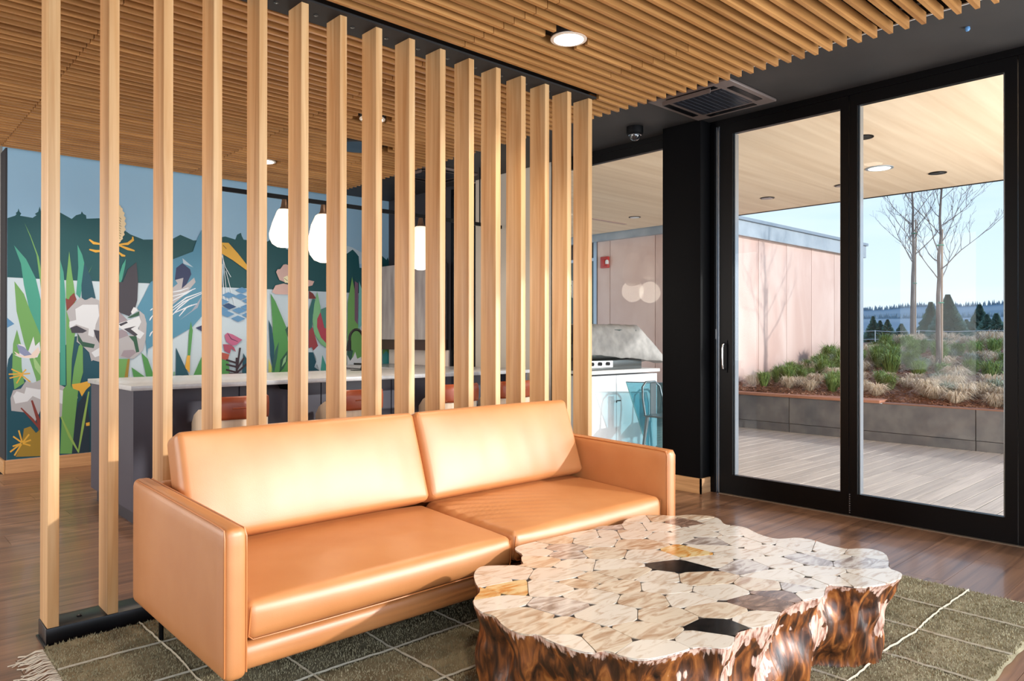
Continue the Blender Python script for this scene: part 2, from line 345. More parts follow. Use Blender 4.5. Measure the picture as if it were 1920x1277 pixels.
# between the second and third posts
sh(TEAL, A, (276, 262), (292, 320), (300, 420), (302, 840), (276, 840))
sh(LG, A, (318, 224), (330, 320), (345, 420), (345, 600), (330, 720), (326, 840), (350, 1040), (330, 1155), (276, 1155), (290, 860), (306, 840), (304, 600), (304, 360))
sh(TEAL, A, (356, 194), (378, 240), (388, 280), (384, 360), (368, 440), (350, 420), (360, 300))
sh(LG, A, (426, 286), (408, 320), (384, 280), (396, 350), (400, 340))
sh(DT, A, (388, 272), (420, 350), (440, 440), (376, 450), (374, 380))
sh(LG, A, (380, 640), (382, 780), (360, 860), (345, 1000), (322, 900), (340, 760), (362, 660))
sh((30, 50, 66), A, (345, 1000), (360, 920), (392, 880), (412, 1000), (412, 1150), (330, 1155))
stroke((140, 176, 90), A, 5, (280, 985), (320, 1075), (362, 1150)); stroke((140, 176, 90), A, 5, (408, 870), (384, 1010), (360, 1150))
sh(YE, A, (330, 836), (372, 830), (410, 820), (416, 842), (396, 860), (376, 892), (364, 866), (336, 856))
sh(RU, A, (302, 440), (316, 446), (322, 432), (340, 415), (352, 446), (334, 470), (326, 500), (308, 500), (304, 470))
sh(GY, A, (306, 500), (334, 470), (372, 436), (392, 450), (420, 436), (456, 450), (470, 700), (420, 730), (410, 690), (380, 660), (352, 640), (356, 600), (316, 570), (320, 545))
sh(WH, A, (346, 490), (380, 470), (450, 470), (456, 520), (440, 560), (430, 620), (405, 610), (408, 580), (350, 560), (320, 580), (318, 548), (350, 540))
sh(CH, A, (322, 576), (352, 566), (400, 590), (380, 600), (330, 600)); sh(CH, A, (430, 585), (458, 590), (458, 650), (440, 620))
sh((40, 82, 66), A, (356, 600), (380, 640), (436, 652), (430, 670), (380, 662), (358, 636))
sh(GY, A, (412, 690), (470, 650), (470, 736), (430, 726)); sh(WH, A, (420, 690), (470, 660), (470, 700), (436, 712))
sh(YE, A, (394, 1014), (412, 1010), (412, 1026), (396, 1028)); 
stroke(YE, A, 5, (410, 170), (430, 186), (480, 194)); stroke(YE, A, 5, (410, 216), (440, 224), (480, 222))
# third gap: pollen head, thistle, heron back
sh((226, 204, 164), C7, *[((30 + (62 + (7 if k % 2 else -5)) * math.sin(PI * k / 22)), 150 - 140 * math.cos(PI * k / 22)) for k in range(23)])
for k in range(9): stroke((60, 40, 34), C7, 1.6, (50, 105 + 18 * k), (64 - (k % 3) * 3, 118 + 17 * k))
stroke(YE, C7, 5, (44, 296), (110, 290), (146, 262), (144, 240)); stroke(YE, C7, 5, (44, 300), (110, 326), (158, 340)); stroke(YE, C7, 5, (44, 350), (70, 372), (92, 376))
sh(TEAL, C7, (96, 396), (92, 440), (70, 540), (46, 590), (46, 520), (70, 440))
sh(BL, C7, (300, 540), (270, 560), (220, 660), (176, 740), (236, 820), (236, 980), (246, 1090), (250, 1030), (300, 1000), (360, 990), (424, 958), (560, 880), (640, 790), (700, 640), (700, 100), (640, 190), (628, 196), (600, 250), (568, 345), (424, 400), (350, 440))
sh(CH, C7, (40, 560), (74, 560), (110, 470), (170, 420), (182, 560), (176, 690), (160, 750), (120, 800), (40, 770))
sh(MV, C7, (40, 760), (110, 830), (70, 870), (40, 860)); sh(MV, C7, (40, 900), (90, 890), (120, 950), (60, 970), (40, 960))
sh(GY, C7, (190, 760), (226, 790), (242, 850), (236, 960), (215, 1040), (150, 1100), (50, 1090), (46, 960), (130, 930), (180, 940), (196, 820))
sh(WH, C7, (46, 850), (110, 830), (188, 800), (204, 840), (180, 890), (226, 920), (196, 960), (160, 940), (46, 880))
sh(CH, C7, (46, 856), (100, 836), (110, 846), (60, 870)); sh(CH, C7, (80, 890), (168, 868), (130, 890), (180, 930), (160, 942), (110, 910))
sh((36, 84, 62), C7, (104, 812), (190, 765), (186, 796), (130, 812)); sh((36, 84, 62), C7, (116, 940), (170, 940), (190, 1050), (168, 1056), (150, 980))
sh(WH, C7, (132, 770), (150, 736), (170, 742), (178, 760), (140, 790)); sh(MV, C7, (60, 1080), (80, 1040), (150, 1036), (168, 1056), (120, 1096))
sh(LG, C7, (46, 1100), (122, 1100), (110, 1240), (46, 1240)); sh(OC, C7, (108, 1100), (124, 1100), (108, 1240), (84, 1240))
sh(GR, C7, (136, 1160), (230, 1226), (150, 1232)); sh(GR, C7, (204, 1056), (250, 1100), (300, 1240), (240, 1232))
# heron detail
sh((170, 190, 206), C7, (494, 392), (570, 456), (500, 430)); sh(NV, C7, (450, 460), (494, 426), (548, 470), (556, 505), (520, 580), (488, 608), (498, 530), (440, 545))
sh(GY, C7, (424, 600), (460, 570), (444, 545), (500, 530), (488, 606), (576, 528), (586, 560), (520, 640), (424, 720))
sh((150, 158, 176), C7, (630, 660), (600, 740), (470, 830), (560, 760)); 
for a, b, c in (((424, 630), (480, 620), (536, 600)), ((424, 660), (500, 640), (586, 604)), ((424, 690), (520, 640), (560, 616)), ((424, 740), (520, 670), (630, 630)), ((424, 760), (500, 700), (630, 640)),
                ((424, 790), (470, 740), (540, 684)), ((430, 780), (540, 730), (596, 712)), ((470, 800), (520, 740), (560, 720)), ((262, 830), (270, 815), (284, 795)), ((262, 942), (272, 920), (284, 905)), ((266, 760), (276, 752), (284, 745))):
    stroke((214, 224, 234), C7, 2.6, a, b, c)
sh(NV, C7, (586, 882), (640, 860), (640, 912))
sh(GR, C7, (552, 836), (566, 900), (548, 1080), (530, 1080), (538, 930)); sh(YE, C7, (526, 1076), (548, 1076), (544, 1200), (512, 1160))
sh(DT, C7, (448, 1020), (540, 1218), (446, 1216)); sh(GR, C7, (570, 1216), (630, 1080), (640, 1216))
sh((120, 170, 140), C7, (430, 1190), (440, 1190), (440, 1220), (430, 1220))
# heron beak, plumes, water diamonds
sh(BL, C8, (-60, 200), (44, 230), (44, 350), (60, 420), (40, 560), (-60, 640))
sh(YE, C8, (-30, 215), (90, 222), (160, 300), (238, 400), (238, 436), (120, 350), (44, 304), (-30, 290)); stroke((50, 60, 50), C8, 2, (50, 240), (74, 266))
for a, b in (((46, 310), (92, 756)), ((44, 380), (60, 700)), ((64, 400), (108, 478)), ((70, 430), (140, 702)), ((48, 420), (52, 640)), ((44, 320), (64, 400))): stroke((214, 224, 234), C8, 2, a, b)
for cx_, cy_ in ((190, 575), (180, 622), (240, 655), (90, 612), (168, 726), (160, 787), (80, 752), (228, 702), (40, 660), (240, 760), (40, 720)):
    sh(BD, C8, (cx_ - 52, cy_), (cx_, cy_ - 22), (cx_ + 56, cy_ + 2), (cx_ + 2, cy_ + 26))
sh((28, 66, 110), C8, (44, 690), (90, 672), (150, 700), (96, 720))
sh(MG, C8, (60, 912), (80, 894), (120, 906), (192, 946), (150, 984), (118, 992), (72, 960)); stroke((90, 40, 80), C8, 2, (84, 900), (110, 940), (160, 960))
sh((160, 70, 96), C8, (48, 980), (90, 980), (130, 1000), (146, 1038), (110, 1012), (100, 1050), (60, 1030)); sh((170, 80, 66), C8, (40, 1040), (96, 1056), (84, 1100), (40, 1090))
sh(GR, C8, (40, 1090), (90, 1110), (100, 1200), (40, 1205)); sh(DT, C8, (200, 1046), (238, 1110), (238, 1200), (190, 1200))
for a, b in (((72, 1096), (150, 1120)), ((70, 1130), (150, 1150)), ((70, 1170), (150, 1190)), ((176, 1006), (150, 1180)), ((206, 1080), (150, 1170)), ((226, 1126), (150, 1194)), ((150, 1080), (152, 1200)), ((90, 1200), (200, 1200))): stroke(PL2, C8, 7, a, b)
# water lily and tall leaf
sh(PK, C8, (444, 440), (456, 420), (476, 418), (500, 385), (520, 382), (560, 400), (600, 480), (690, 500), (730, 510), (716, 540), (640, 560), (520, 520), (470, 500))
sh(PK, C8, (414, 590), (440, 540), (500, 526), (560, 540), (620, 580), (560, 610), (440, 606)); sh((230, 226, 190), C8, (500, 480), (530, 466), (545, 520), (510, 520)); stroke((60, 60, 40), C8, 1.6, (505, 486), (530, 506))
sh(GR, C8, (404, 600), (440, 660), (520, 850), (560, 1190), (412, 1190), (420, 860)); sh(DT, C8, (388, 796), (412, 850), (432, 1000), (424, 1190), (400, 1060))
sh((40, 90, 84), C8, (466, 960), (452, 1080), (430, 1190), (414, 1150), (436, 1030)); sh((34, 84, 66), C8, (512, 870), (560, 820), (560, 960), (530, 920))
sh((34, 84, 66), C8, (470, 1190), (476, 1100), (530, 1026), (528, 1100), (500, 1160), (460, 1190)); sh((140, 190, 140), C8, (486, 1150), (500, 1090), (522, 1060), (516, 1110)); sh((190, 200, 110), C8, (388, 1086), (412, 1150), (410, 1190), (388, 1190))
# red bud group
sh((110, 40, 40), C8, (690, 580), (720, 600), (746, 640), (690, 640)); sh((40, 100, 100), C8, (716, 640), (742, 646), (720, 760), (712, 860), (700, 960), (688, 900), (690, 720))
sh((120, 180, 130), C8, (752, 584), (776, 700), (780, 860), (830, 980), (840, 1020), (780, 980), (730, 900), (716, 800), (730, 680))
sh((70, 130, 120), C8, (826, 700), (780, 720), (776, 740), (800, 880), (840, 900)); sh((168, 60, 80), C8, (776, 740), (752, 790), (750, 850), (780, 930), (826, 980), (880, 960), (890, 760), (860, 720), (820, 860), (806, 860))
sh(MR, C8, (716, 850), (760, 1000), (736, 1056), (712, 1000), (688, 1010), (688, 880)); sh(WAT, C8, (760, 990), (800, 1010), (860, 1000), (860, 1180), (770, 1180), (750, 1130), (726, 1146), (746, 1090), (720, 1030))
sh((60, 150, 140), C8, (790, 1060), (820, 1140), (820, 1180), (776, 1180)); sh(DT, C8, (688, 1040), (720, 1040), (744, 1110), (730, 1150), (772, 1180), (688, 1182))
# right hand leaves behind the tap
def D4(u, v): return (640 + u / 5.323, 560 + v / 5.323)
sh(LG, B, (684, 440), (700, 520), (706, 640), (740, 740), (740, 880), (660, 880), (664, 560)); sh((112, 84, 108), B, (696, 460), (712, 470), (710, 660), (696, 640)); sh((110, 178, 176), B, (716, 460), (730, 500), (732, 660), (712, 680))
sh((50, 90, 80), D4, (50, 480), (110, 520), (90, 620), (60, 690), (50, 690)); sh(WH, D4, (50, 560), (80, 620), (110, 580), (130, 530), (150, 600), (190, 580), (200, 700), (50, 720))
sh(LG, D4, (404, 210), (450, 360), (500, 560), (500, 700), (404, 720)); sh(DT, D4, (434, 112), (480, 240), (530, 380), (540, 700), (500, 700), (480, 480)); sh((62, 150, 150), D4, (404, 560), (440, 520), (500, 560), (500, 720), (404, 720))
sh((160, 178, 204), B, (826, 545), (845, 528), (868, 540), (850, 556), (832, 558))
paints = {}
mu = MB(); mats = []; idx = []
for k, (c, P) in enumerate(MU):
    if c not in paints: paints[c] = len(mats); mats.append(mat('paint_%d_%d_%d' % c, c, .55))
    W3 = [at(x_, y_, 1, YM) for x_, y_ in P]
    W3 = [Vector((min(max(p.x, 1.133), XD), 0, min(max(p.z, .126), 2.97))) for p in W3]
    yy = YM - .0006 - .00012 * k; b0 = len(mu.v)
    mu.v += [(p.x, yy, p.z) for p in W3]
    for t in tessellate_polygon([[Vector((p.x, p.z, 0)) for p in W3]]):
        a, b, c_ = t
        cr = (W3[b].x - W3[a].x) * (W3[c_].z - W3[a].z) - (W3[b].z - W3[a].z) * (W3[c_].x - W3[a].x)
        if cr < 0: b, c_ = c_, b
        mu.f.append((b0 + a, b0 + b, b0 + c_)); idx.append(paints[c])
mo = mu.build('mural_painting', mats, wf)
for pgn, i in zip(mo.data.polygons, idx): pgn.material_index = i
tag(mo, 'painted mural of wetland flowers, leaves and a blue heron')

# window wall on the right
wr = struct(box('wall_right', (XD, 6.76, -.1), (XD + .15, 8.3, 3.2), charcoal_wall))
box('pale_pier', (XD - .001, 5.12, 0), (XD + .15, 6.306, 3.028), pale_panel, wr)
box('shadow_gap', (XD + .002, 5.085, 0), (XD + .1, 5.118, 3.0), black_metal, wr)
box('shadow_gap', (XD + .002, 6.308, 0), (XD + .1, 6.34, 3.0), black_metal, wr)
box('header', (XD - .012, -1.8, 2.985), (XD + .1, 5.1, 3.2), black_metal, wr)
colm = struct(lbox('column', (5.114, 3.288, 0), (XD - .004, 3.659, 3.027), col_m, bevel=.004))
struct(box('baseboard_column', (5.100, 3.274, 0), (5.113, 3.659, .122), oak_base_y))
struct(box('baseboard_column_return', (5.100, 3.274, 0), (5.24, 3.287, .122), oak_base))
box('wall_patch', (XD - .02, 3.24, 0), (XD + .1, 3.7, 3.0), black_metal, wr)
# sliding glass doors
def glazed(name, y0, y1, z0, z1, gy0, gy1, gz0, gz1, x=XD, dpt=.045):
    r_ = empty(name, (x, (y0 + y1) / 2, 0)); struct(r_)
    def b_(n_, a, b): o = box(n_, a, b, black_metal); o.parent = r_; o.location = (-r_.location.x, -r_.location.y, 0); return o
    if gy0 - y0 > .015: b_('stile', (x, y0, z0), (x + dpt, gy0, z1))
    b_('stile', (x, gy1, z0), (x + dpt, y1, z1))
    b_('top_rail', (x, gy0, gz1), (x + dpt, gy1, z1)); b_('bottom_rail', (x, gy0, z0), (x + dpt, gy1, gz0))
    o = box('pane', (x + dpt * .45, gy0 - .004, gz0 - .004), (x + dpt * .45 + .0015, gy1 + .004, gz1 + .004), glass); o.parent = r_; o.location = (-r_.location.x, -r_.location.y, 0)
    for yy in ((gy0 + .001, gy1 - .012) if gy0 - y0 > .015 else (gy1 - .012,)):
        o = box('glazing_bead', (x + dpt * .45 + .002, yy, gz0), (x + dpt + .03, yy + .011, gz1), alu); o.parent = r_; o.location = (-r_.location.x, -r_.location.y, 0)
    return r_
d1 = glazed('door_1', 2.175, 3.205, .004, 2.985, 2.232, 3.092, .16, 2.903)
d2 = glazed('door_2', 1.165, 2.17, .004, 2.985, 1.231, 2.115, .16, 2.903)
d3 = glazed('door_3', -1.78, 1.16, .004, 2.985, -1.77, 1.10, .16, 2.903)
w5 = glazed('window_1', 3.70, 5.083, .004, 2.985, 3.71, 5.05, .10, 2.909)
w6 = glazed('window_2', 6.342, 6.758, .004, 2.985, 6.36, 6.72, .10, 2.909)
hb = MB().tube([(XD - .008, 3.153, 1.215), (XD - .045, 3.153, 1.205), (XD - .05, 3.153, 1.18), (XD - .05, 3.153, 1.045), (XD - .045, 3.153, 1.015), (XD - .008, 3.153, 1.005)], .0075, 8).build('door_handle', chrome, d1, True, loc=(-d1.location.x, -d1.location.y, 0))
lockp = box('lock_plate', (XD - .008, 3.135, .98), (XD - .0005, 3.17, 1.24), black_metal, d1); lockp.location = (-d1.location.x, -d1.location.y, 0)
stk = box('strike_plate', (XD - .014, 3.222, 1.25), (XD - .006, 3.238, 1.33), alu, wr)
box('jamb_channel', (XD - .006, 3.207, .004), (XD + .04, 3.213, 2.98), alu, wr); box('jamb_channel', (XD - .006, 3.228, .004), (XD + .04, 3.236, 2.98), alu, wr)
hg = MB()
for k in range(9): hg.box((XD - .006, 2.163, .02 + k * .016), (XD - .0005, 2.169, .028 + k * .016))
o = hg.build('drain_slots', alu, d2, loc=(-d2.location.x, -d2.location.y, 0))
struct(box('trim_2', (XD - .03, -1.75, 0), (XD + .06, 3.2, .0035), mat('threshold', (150, 130, 110), .4, .5)))
struct(box('wall_south_header', (-2.6, -1.9, 2.97), (XD + .06, -1.8, 3.2), charcoal_wall))

# ------------------------------------------------------------------ outside: deck, eaves, neighbouring wing, planter, garden
dk = struct(box('deck', (XD + .06, -6, -.25), (9.3, 9.0, -.03), mat('deck_base', (50, 44, 40), .9)))
PD = {}
y = -2.0; r = 0
while y < 9.0:
    for a, b in (((XD + .07, 7.3), (7.304, 9.298)) if (r // 4) % 2 else ((XD + .07, 6.2), (6.204, 8.2), (8.204, 9.298))):
        key = round(b - a, 3)
        if key not in PD: PD[key] = MB().box((0, 0, 0), (b - a, .135, .028)).build('board', deck_m, dk, loc=(a, y, -.03))
        else: cp(PD[key], loc=(a, y, -.03))
    y += .145; r += 1
sf = struct(box('soffit', (XD + .1, 0.2, 2.98), (9.28, 9.0, 3.19), soffit_m))
box('soffit_edge', (9.28, .2, 2.972), (9.31, 6.0, 3.3), black_metal, sf); box('roof_deck', (XD + .1, .2, 3.19), (9.28, 9.0, 3.42), black_metal, sf)
def can(x, y_, z, rad, mt, label, group=None, name='recessed_light', ring=black_metal, lens=True):
    r_ = empty(name, (x, y_, z), label, 'light', group)
    MB().lathe([(rad, 0), (rad, -.006), (rad * .82, -.008), (rad * .82, -.001)], (0, 0, 0), 28).build('trim_ring', ring, r_, True)
    MB().lathe([(rad * .80, -.0035), (rad * .78, -.0095)], (0, 0, 0), 28).build('lens', mt, r_)
    return r_
dark_lens = mat('dark_lens', (26, 24, 24), .2)
for x, y_, on, lb in ((8.39, 4.447, 0, 'small recessed light ring in pale outdoor soffit seen through left sliding door'), (7.73, 2.886, 1, 'glowing oval recessed light in the pale outdoor soffit'),
                      (8.40, 2.558, 0, 'dark recessed light in outdoor soffit, rightmost near the sky'), (6.43, 2.535, 0, 'dark recessed light in outdoor soffit, topmost beside door mullion'),
                      (8.31, 3.50, 0, 'dark recessed light in outdoor soffit partly behind the door mullion'), (8.356, 6.458, 2, 'recessed light in outdoor soffit left of the black column')):
    can(x, y_, 2.9795, .085 if on != 1 else .13, glow_soft if on == 1 else (clear_w if on == 2 else dark_lens), lb, ring=(fascia_m if on == 1 else black_metal))
tag(box('soffit_vent', (8.0, 6.93, 2.975), (8.78, 7.0, 2.9795), mat('vent_pink', (190, 160, 148), .5)), 'long narrow linear vent strip in outdoor soffit', 'vent')

wing = struct(box('wing_wall', (9.42, 6.03, -.1), (15.1, 9.5, 2.85), mat('wing_core', (50, 46, 46), .8)))
x = 9.10
for k, (a, b) in enumerate(((9.40, 10.07), (10.07, 11.03), (11.03, 11.99), (11.99, 12.93), (12.93, 13.88), (13.88, 15.09))):
    lbox('wall_panel', (a + .006, 6.0, -.05), (b - .006, 6.028, 2.86), pink_m, wing)
for a, b in ((6.0, 6.86), (6.86, 7.77), (7.77, 8.05)):
    lbox('wall_panel', (9.395, a + .006, -.05), (9.418, b - .006, 2.978), pink_m, wing)
box('roof_fascia', (9.31, 5.93, 2.86), (15.2, 9.5, 3.10), fascia_m, wing); box('roof_coping', (9.31, 5.90, 3.10), (15.24, 9.5, 3.15), alu, wing)
dg = struct(box('window_3', (9.40, 8.12, 0), (9.44, 9.0, 2.55), mat('green_door_glass', (38, 70, 72), .1)))
box('window_frame', (9.38, 8.05, 0), (9.45, 8.12, 2.98), alu, dg); box('transom', (9.38, 8.12, 2.55), (9.45, 9.0, 2.60), alu, dg)
al = empty('fire_alarm', (9.394, 7.875, 2.5), 'red fire alarm strobe on the pink outdoor wall', 'fire alarm')
MB().box((-.05, -.10, -.09), (0, .07, .10)).build('alarm_housing', red_m, al, bevel=.012)
MB().box((-.085, -.05, -.06), (-.05, .03, .05)).build('alarm_face', red_m, al, bevel=.01); MB().lathe([(.03, 0), (.03, .05), (.015, .07)], (-.06, -.09, -.03), 12).build('strobe_lens', clear_w, al, True)

pl = struct(box('planter_wall', (9.34, -6, -.2), (9.44, 6.0, .44), mat('planter_core', (60, 58, 58), .8)))
yy = 6.0; k = 0
for a, b in ((4.62, 5.99), (3.68, 4.62), (2.45, 3.68), (1.2, 2.45), (0, 1.2), (-1.3, 0), (-2.6, -1.3)):
    lbox('concrete_panel', (9.30, a + .005, .115), (9.34, b - .005, .455), concrete, pl); lbox('concrete_kick', (9.305, a + .005, -.03), (9.338, b - .005, .108), concrete, pl)
box('steel_cap', (9.30, -2.6, .456), (9.42, 3.44, .47), mat('corten_cap', (140, 96, 76), .5), pl)
bn = tag(lbox('bench_seat', (9.27, 3.46, .46), (9.62, 5.99, .495), bench_m, bevel=.004), 'long wooden bench board capping the concrete planter wall', 'bench')

def tz(x, y_):
    b = .45 + max(0, x - 9.4) * .088
    b += .035 * max(0, min(1, (y_ - 2) / 4)) + .05 * noise.noise(Vector((x * .7, y_ * .7, 0)))
    if x > 17: b = .45 + 7.6 * .088 + .03 - (x - 17) * .06
    if y_ > 6.3 and x > 15: pass
    return b
g = MB(); nx, ny = 90, 110
for i in range(nx + 1):
    for j in range(ny + 1):
        X_ = 9.43 + (i / nx) ** 1.6 * 18; Y_ = -4 + 18 * j / ny; g.v.append((X_, Y_, tz(X_, Y_)))
for i in range(nx):
    for j in range(ny):
        a = i * (ny + 1) + j; g.f.append((a, a + ny + 1, a + ny + 2, a + 1))
gb = struct(g.build('garden_ground', soil_m, smooth=True))
far = struct(MB().add([(24, -60, -.2), (700, -260, -.2), (700, 420, -.2), (24, 120, -.2)], [(0, 1, 2, 3)]).build('far_field', field_m))
ch = MB(); rnd = random.Random(3)
for k in range(16000):
    X_ = 9.46 + 7.5 * rnd.random() ** 1.7; Y_ = -.5 + 6.4 * rnd.random(); z_ = tz(X_, Y_) + .006
    a = rnd.random() * PI; l_ = .012 + .03 * rnd.random(); w_ = l_ * .4; ca, sa = math.cos(a), math.sin(a); t1 = rnd.uniform(-.01, .015); t2 = rnd.uniform(-.01, .015)
    ch.add([(X_ - ca * l_, Y_ - sa * l_, z_ + t1), (X_ + sa * w_, Y_ - ca * w_, z_ + .004), (X_ + ca * l_, Y_ + sa * l_, z_ + t2), (X_ - sa * w_, Y_ + ca * w_, z_ + .012)], [(0, 1, 2, 3)])
struct(ch.build('mulch', chip_m, gb), 'stuff')

def tuft(name, mt, n, h, spread, seed, wdt=.004, droop=.5):
    rnd = random.Random(seed); b = MB()
    for k in range(n):
        a = rnd.random() * 2 * PI; r0 = .03 * rnd.random(); hh = h * rnd.uniform(.55, 1.1); s_ = spread * rnd.uniform(.2, 1)
        x0, y0 = r0 * math.cos(a), r0 * math.sin(a); px_, py_ = -math.sin(a) * wdt, math.cos(a) * wdt
        x1, y1 = x0 + s_ * .45 * math.cos(a), y0 + s_ * .45 * math.sin(a); x2, y2 = x0 + s_ * math.cos(a), y0 + s_ * math.sin(a)
        b.add([(x0 - px_, y0 - py_, -.02), (x0 + px_, y0 + py_, -.02), (x1 + px_, y1 + py_, hh * .75), (x1 - px_, y1 - py_, hh * .75), (x2, y2, hh * (1 - droop * rnd.random()))], [(0, 1, 2, 3), (3, 2, 4)])
    return b.build(name, mt)
protos = {'dry': [tuft('dry_grass_clump', dry_m, 300, .19, .27, s, .0024, .9) for s in (1, 2, 3)], 'green': [tuft('green_grass_clump', green_m, 260, .26, .20, s, .0035, .5) for s in (4, 5)],
          'sage': [tuft('sage_clump', sage_m, 220, .20, .20, s, .004, .6) for s in (6, 7)], 'leaf': [tuft('leafy_plant', leaf_m, 60, .16, .13, 8, .016, .4)]}
info = {'dry': ('clump of straw coloured dry grass in the mulched garden bed', 'ornamental grass', 'dry grass clumps in the garden bed'),
        'green': ('clump of fresh green grass on the garden slope', 'ornamental grass', 'green grass clumps on the garden slope'),
        'sage': ('grey green low shrubby clump in the garden bed', 'plant', 'grey green clumps in the garden bed'),
        'leaf': ('bright green leafy seedling in the mulch at right', 'plant', 'leafy seedlings in the mulch')}
used = set()
def put(kind, X_, Y_, sc):
    p = protos[kind][rnd.randrange(len(protos[kind]))]
    o = p if p.name not in used else cp(p)
    used.add(p.name); used.add(o.name)
    o.location = (X_, Y_, tz(X_, Y_) - .008); o.rotation_euler = (0, 0, rnd.random() * 6.28); o.scale = (sc, sc, sc * rnd.uniform(.85, 1.15))
    lb, ct, gp = info[kind]
    zone = 'above the wooden bench' if (X_ < 11.2 and Y_ > 3.5) else ('along the concrete planter edge' if X_ < 11.2 else ('at the crest by the wire fence' if X_ > 15 else ('on the slope near the pink wall' if Y_ > 4.6 else 'around the bare trees')))
    if kind != 'leaf': lb = {'dry': 'straw coloured clump of dry grass ', 'green': 'fresh green clump of grass ', 'sage': 'grey green shrubby clump '}[kind] + zone; gp = gp.split(' in ')[0].split(' on ')[0] + ' ' + zone
    tag(o, lb, ct, gp)
rnd = random.Random(12)
def pts_grid(x0, x1, y0, y1, n, mind):
    out = []; tries = 0
    while len(out) < n and tries < 6000:
        tries += 1; p = (rnd.uniform(x0, x1), rnd.uniform(y0, y1))
        if all((p[0] - q_[0]) ** 2 + (p[1] - q_[1]) ** 2 > mind * mind for q_ in out): out.append(p)
    return out
for X_, Y_ in pts_grid(9.64, 11.2, .2, 3.35, 60, .19): put('dry' if rnd.random() < .84 else 'sage', X_, Y_, rnd.uniform(1.0, 1.45))
for X_, Y_ in pts_grid(9.85, 11.2, 3.6, 5.75, 26, .26): put('dry' if rnd.random() < .75 else 'green', X_, Y_, rnd.uniform(.8, 1.2))
for X_, Y_ in pts_grid(11.2, 14.8, 1.2, 5.5, 64, .32):
    c = rnd.random(); put('dry' if c < .5 else ('green' if c < .78 else 'sage'), X_, Y_, rnd.uniform(1.1, 1.6))
for X_, Y_ in pts_grid(10.2, 15.5, 5.0, 5.7, 26, .28): put('green', X_, Y_, rnd.uniform(.8, 1.3))
for X_, Y_ in pts_grid(12.6, 15.5, 4.0, 5.6, 14, .35): put('green', X_, Y_, rnd.uniform(1.1, 1.6))
for X_, Y_ in pts_grid(11.6, 13.4, 1.7, 2.9, 10, .3): put('leaf', X_, Y_, rnd.uniform(.8, 1.3))
for X_, Y_ in pts_grid(15.5, 19, 1.5, 5.6, 30, .5): put('dry' if rnd.random() < .6 else 'sage', X_, Y_, rnd.uniform(1.2, 1.9))

def bare_tree(name, base, h, lean, seed, label, r0, limbs, spread):
    rnd = random.Random(seed); root = empty(name, base, label, 'tree')
    tr = MB(); P = [Vector((lean[0] * t * t * h, lean[1] * t * t * h, h * t)) + Vector((rnd.uniform(-.015, .015), rnd.uniform(-.015, .015), 0)) for t in [i / 12 for i in range(13)]]
    tr.tube(P, [r0 * (1 - .85 * i / 12) for i in range(13)], 7); tr.build('trunk', bark_m, root, True)
    bm_ = MB()
    def grow(p, d, ln, r_, lev):
        pts = [p]; q_ = p.copy(); dd = d.copy(); n = 6
        for i in range(n):
            dd = (dd + Vector((rnd.uniform(-.16, .16), rnd.uniform(-.16, .16), rnd.uniform(-.02, .16)))).normalized(); q_ = q_ + dd * ln / n; pts.append(q_.copy())
            if lev < 3 and i > 0 and rnd.random() < (.85, .8, .5)[lev]:
                s_ = Vector((rnd.uniform(-1, 1), rnd.uniform(-1, 1), rnd.uniform(-.2, .7))).normalized()
                grow(q_, (dd * .9 + s_ * .75).normalized(), ln * rnd.uniform(.3, .55), r_ * .5, lev + 1)
        bm_.tube(pts, [max(.0016, r_ * (1 - .8 * i / n)) for i in range(n + 1)], 4, cap=False)
    for k in range(limbs):
        t = .36 + .62 * k / limbs; i = t * 12; p = P[int(i)].lerp(P[min(12, int(i) + 1)], i % 1)
        a = k * 2.4 + rnd.random(); e_ = rnd.uniform(.5, 1.1)
        grow(p, Vector((math.cos(a), math.sin(a), e_)).normalized(), spread * (1.15 - t * .75) * rnd.uniform(.75, 1.1), r0 * .38 * (1.1 - t), 0)
    bm_.build('branches', bark_m, root, True)
    s_ = MB().tube([(.07, -.03, -.05), (.085, -.03, h * .62)], .016, 8).build('stake', stake_m, root, True)
    for t in (.30, .55): MB().tube([(.0 + .1 * math.cos(a) * .6 + .035, -.015 + .05 * math.sin(a), h * t) for a in [i * PI / 5 for i in range(10)]], .008, 5, True).build('tie', tie_m, root)
    return root
bare_tree('bare_tree', (17, 5.66, tz(17, 5.66) - .02), 4.3, (0, .0), 5, 'slimmer leafless young tree on the left in the garden, tied to a stake', .05, 16, 1.35)
bare_tree('bare_tree', (12.6, 3.83, tz(12.6, 3.83) - .02), 3.6, (.0, -.02), 11, 'taller spreading leafless young tree on the right in the garden, tied to a pale stake', .042, 16, 1.35)

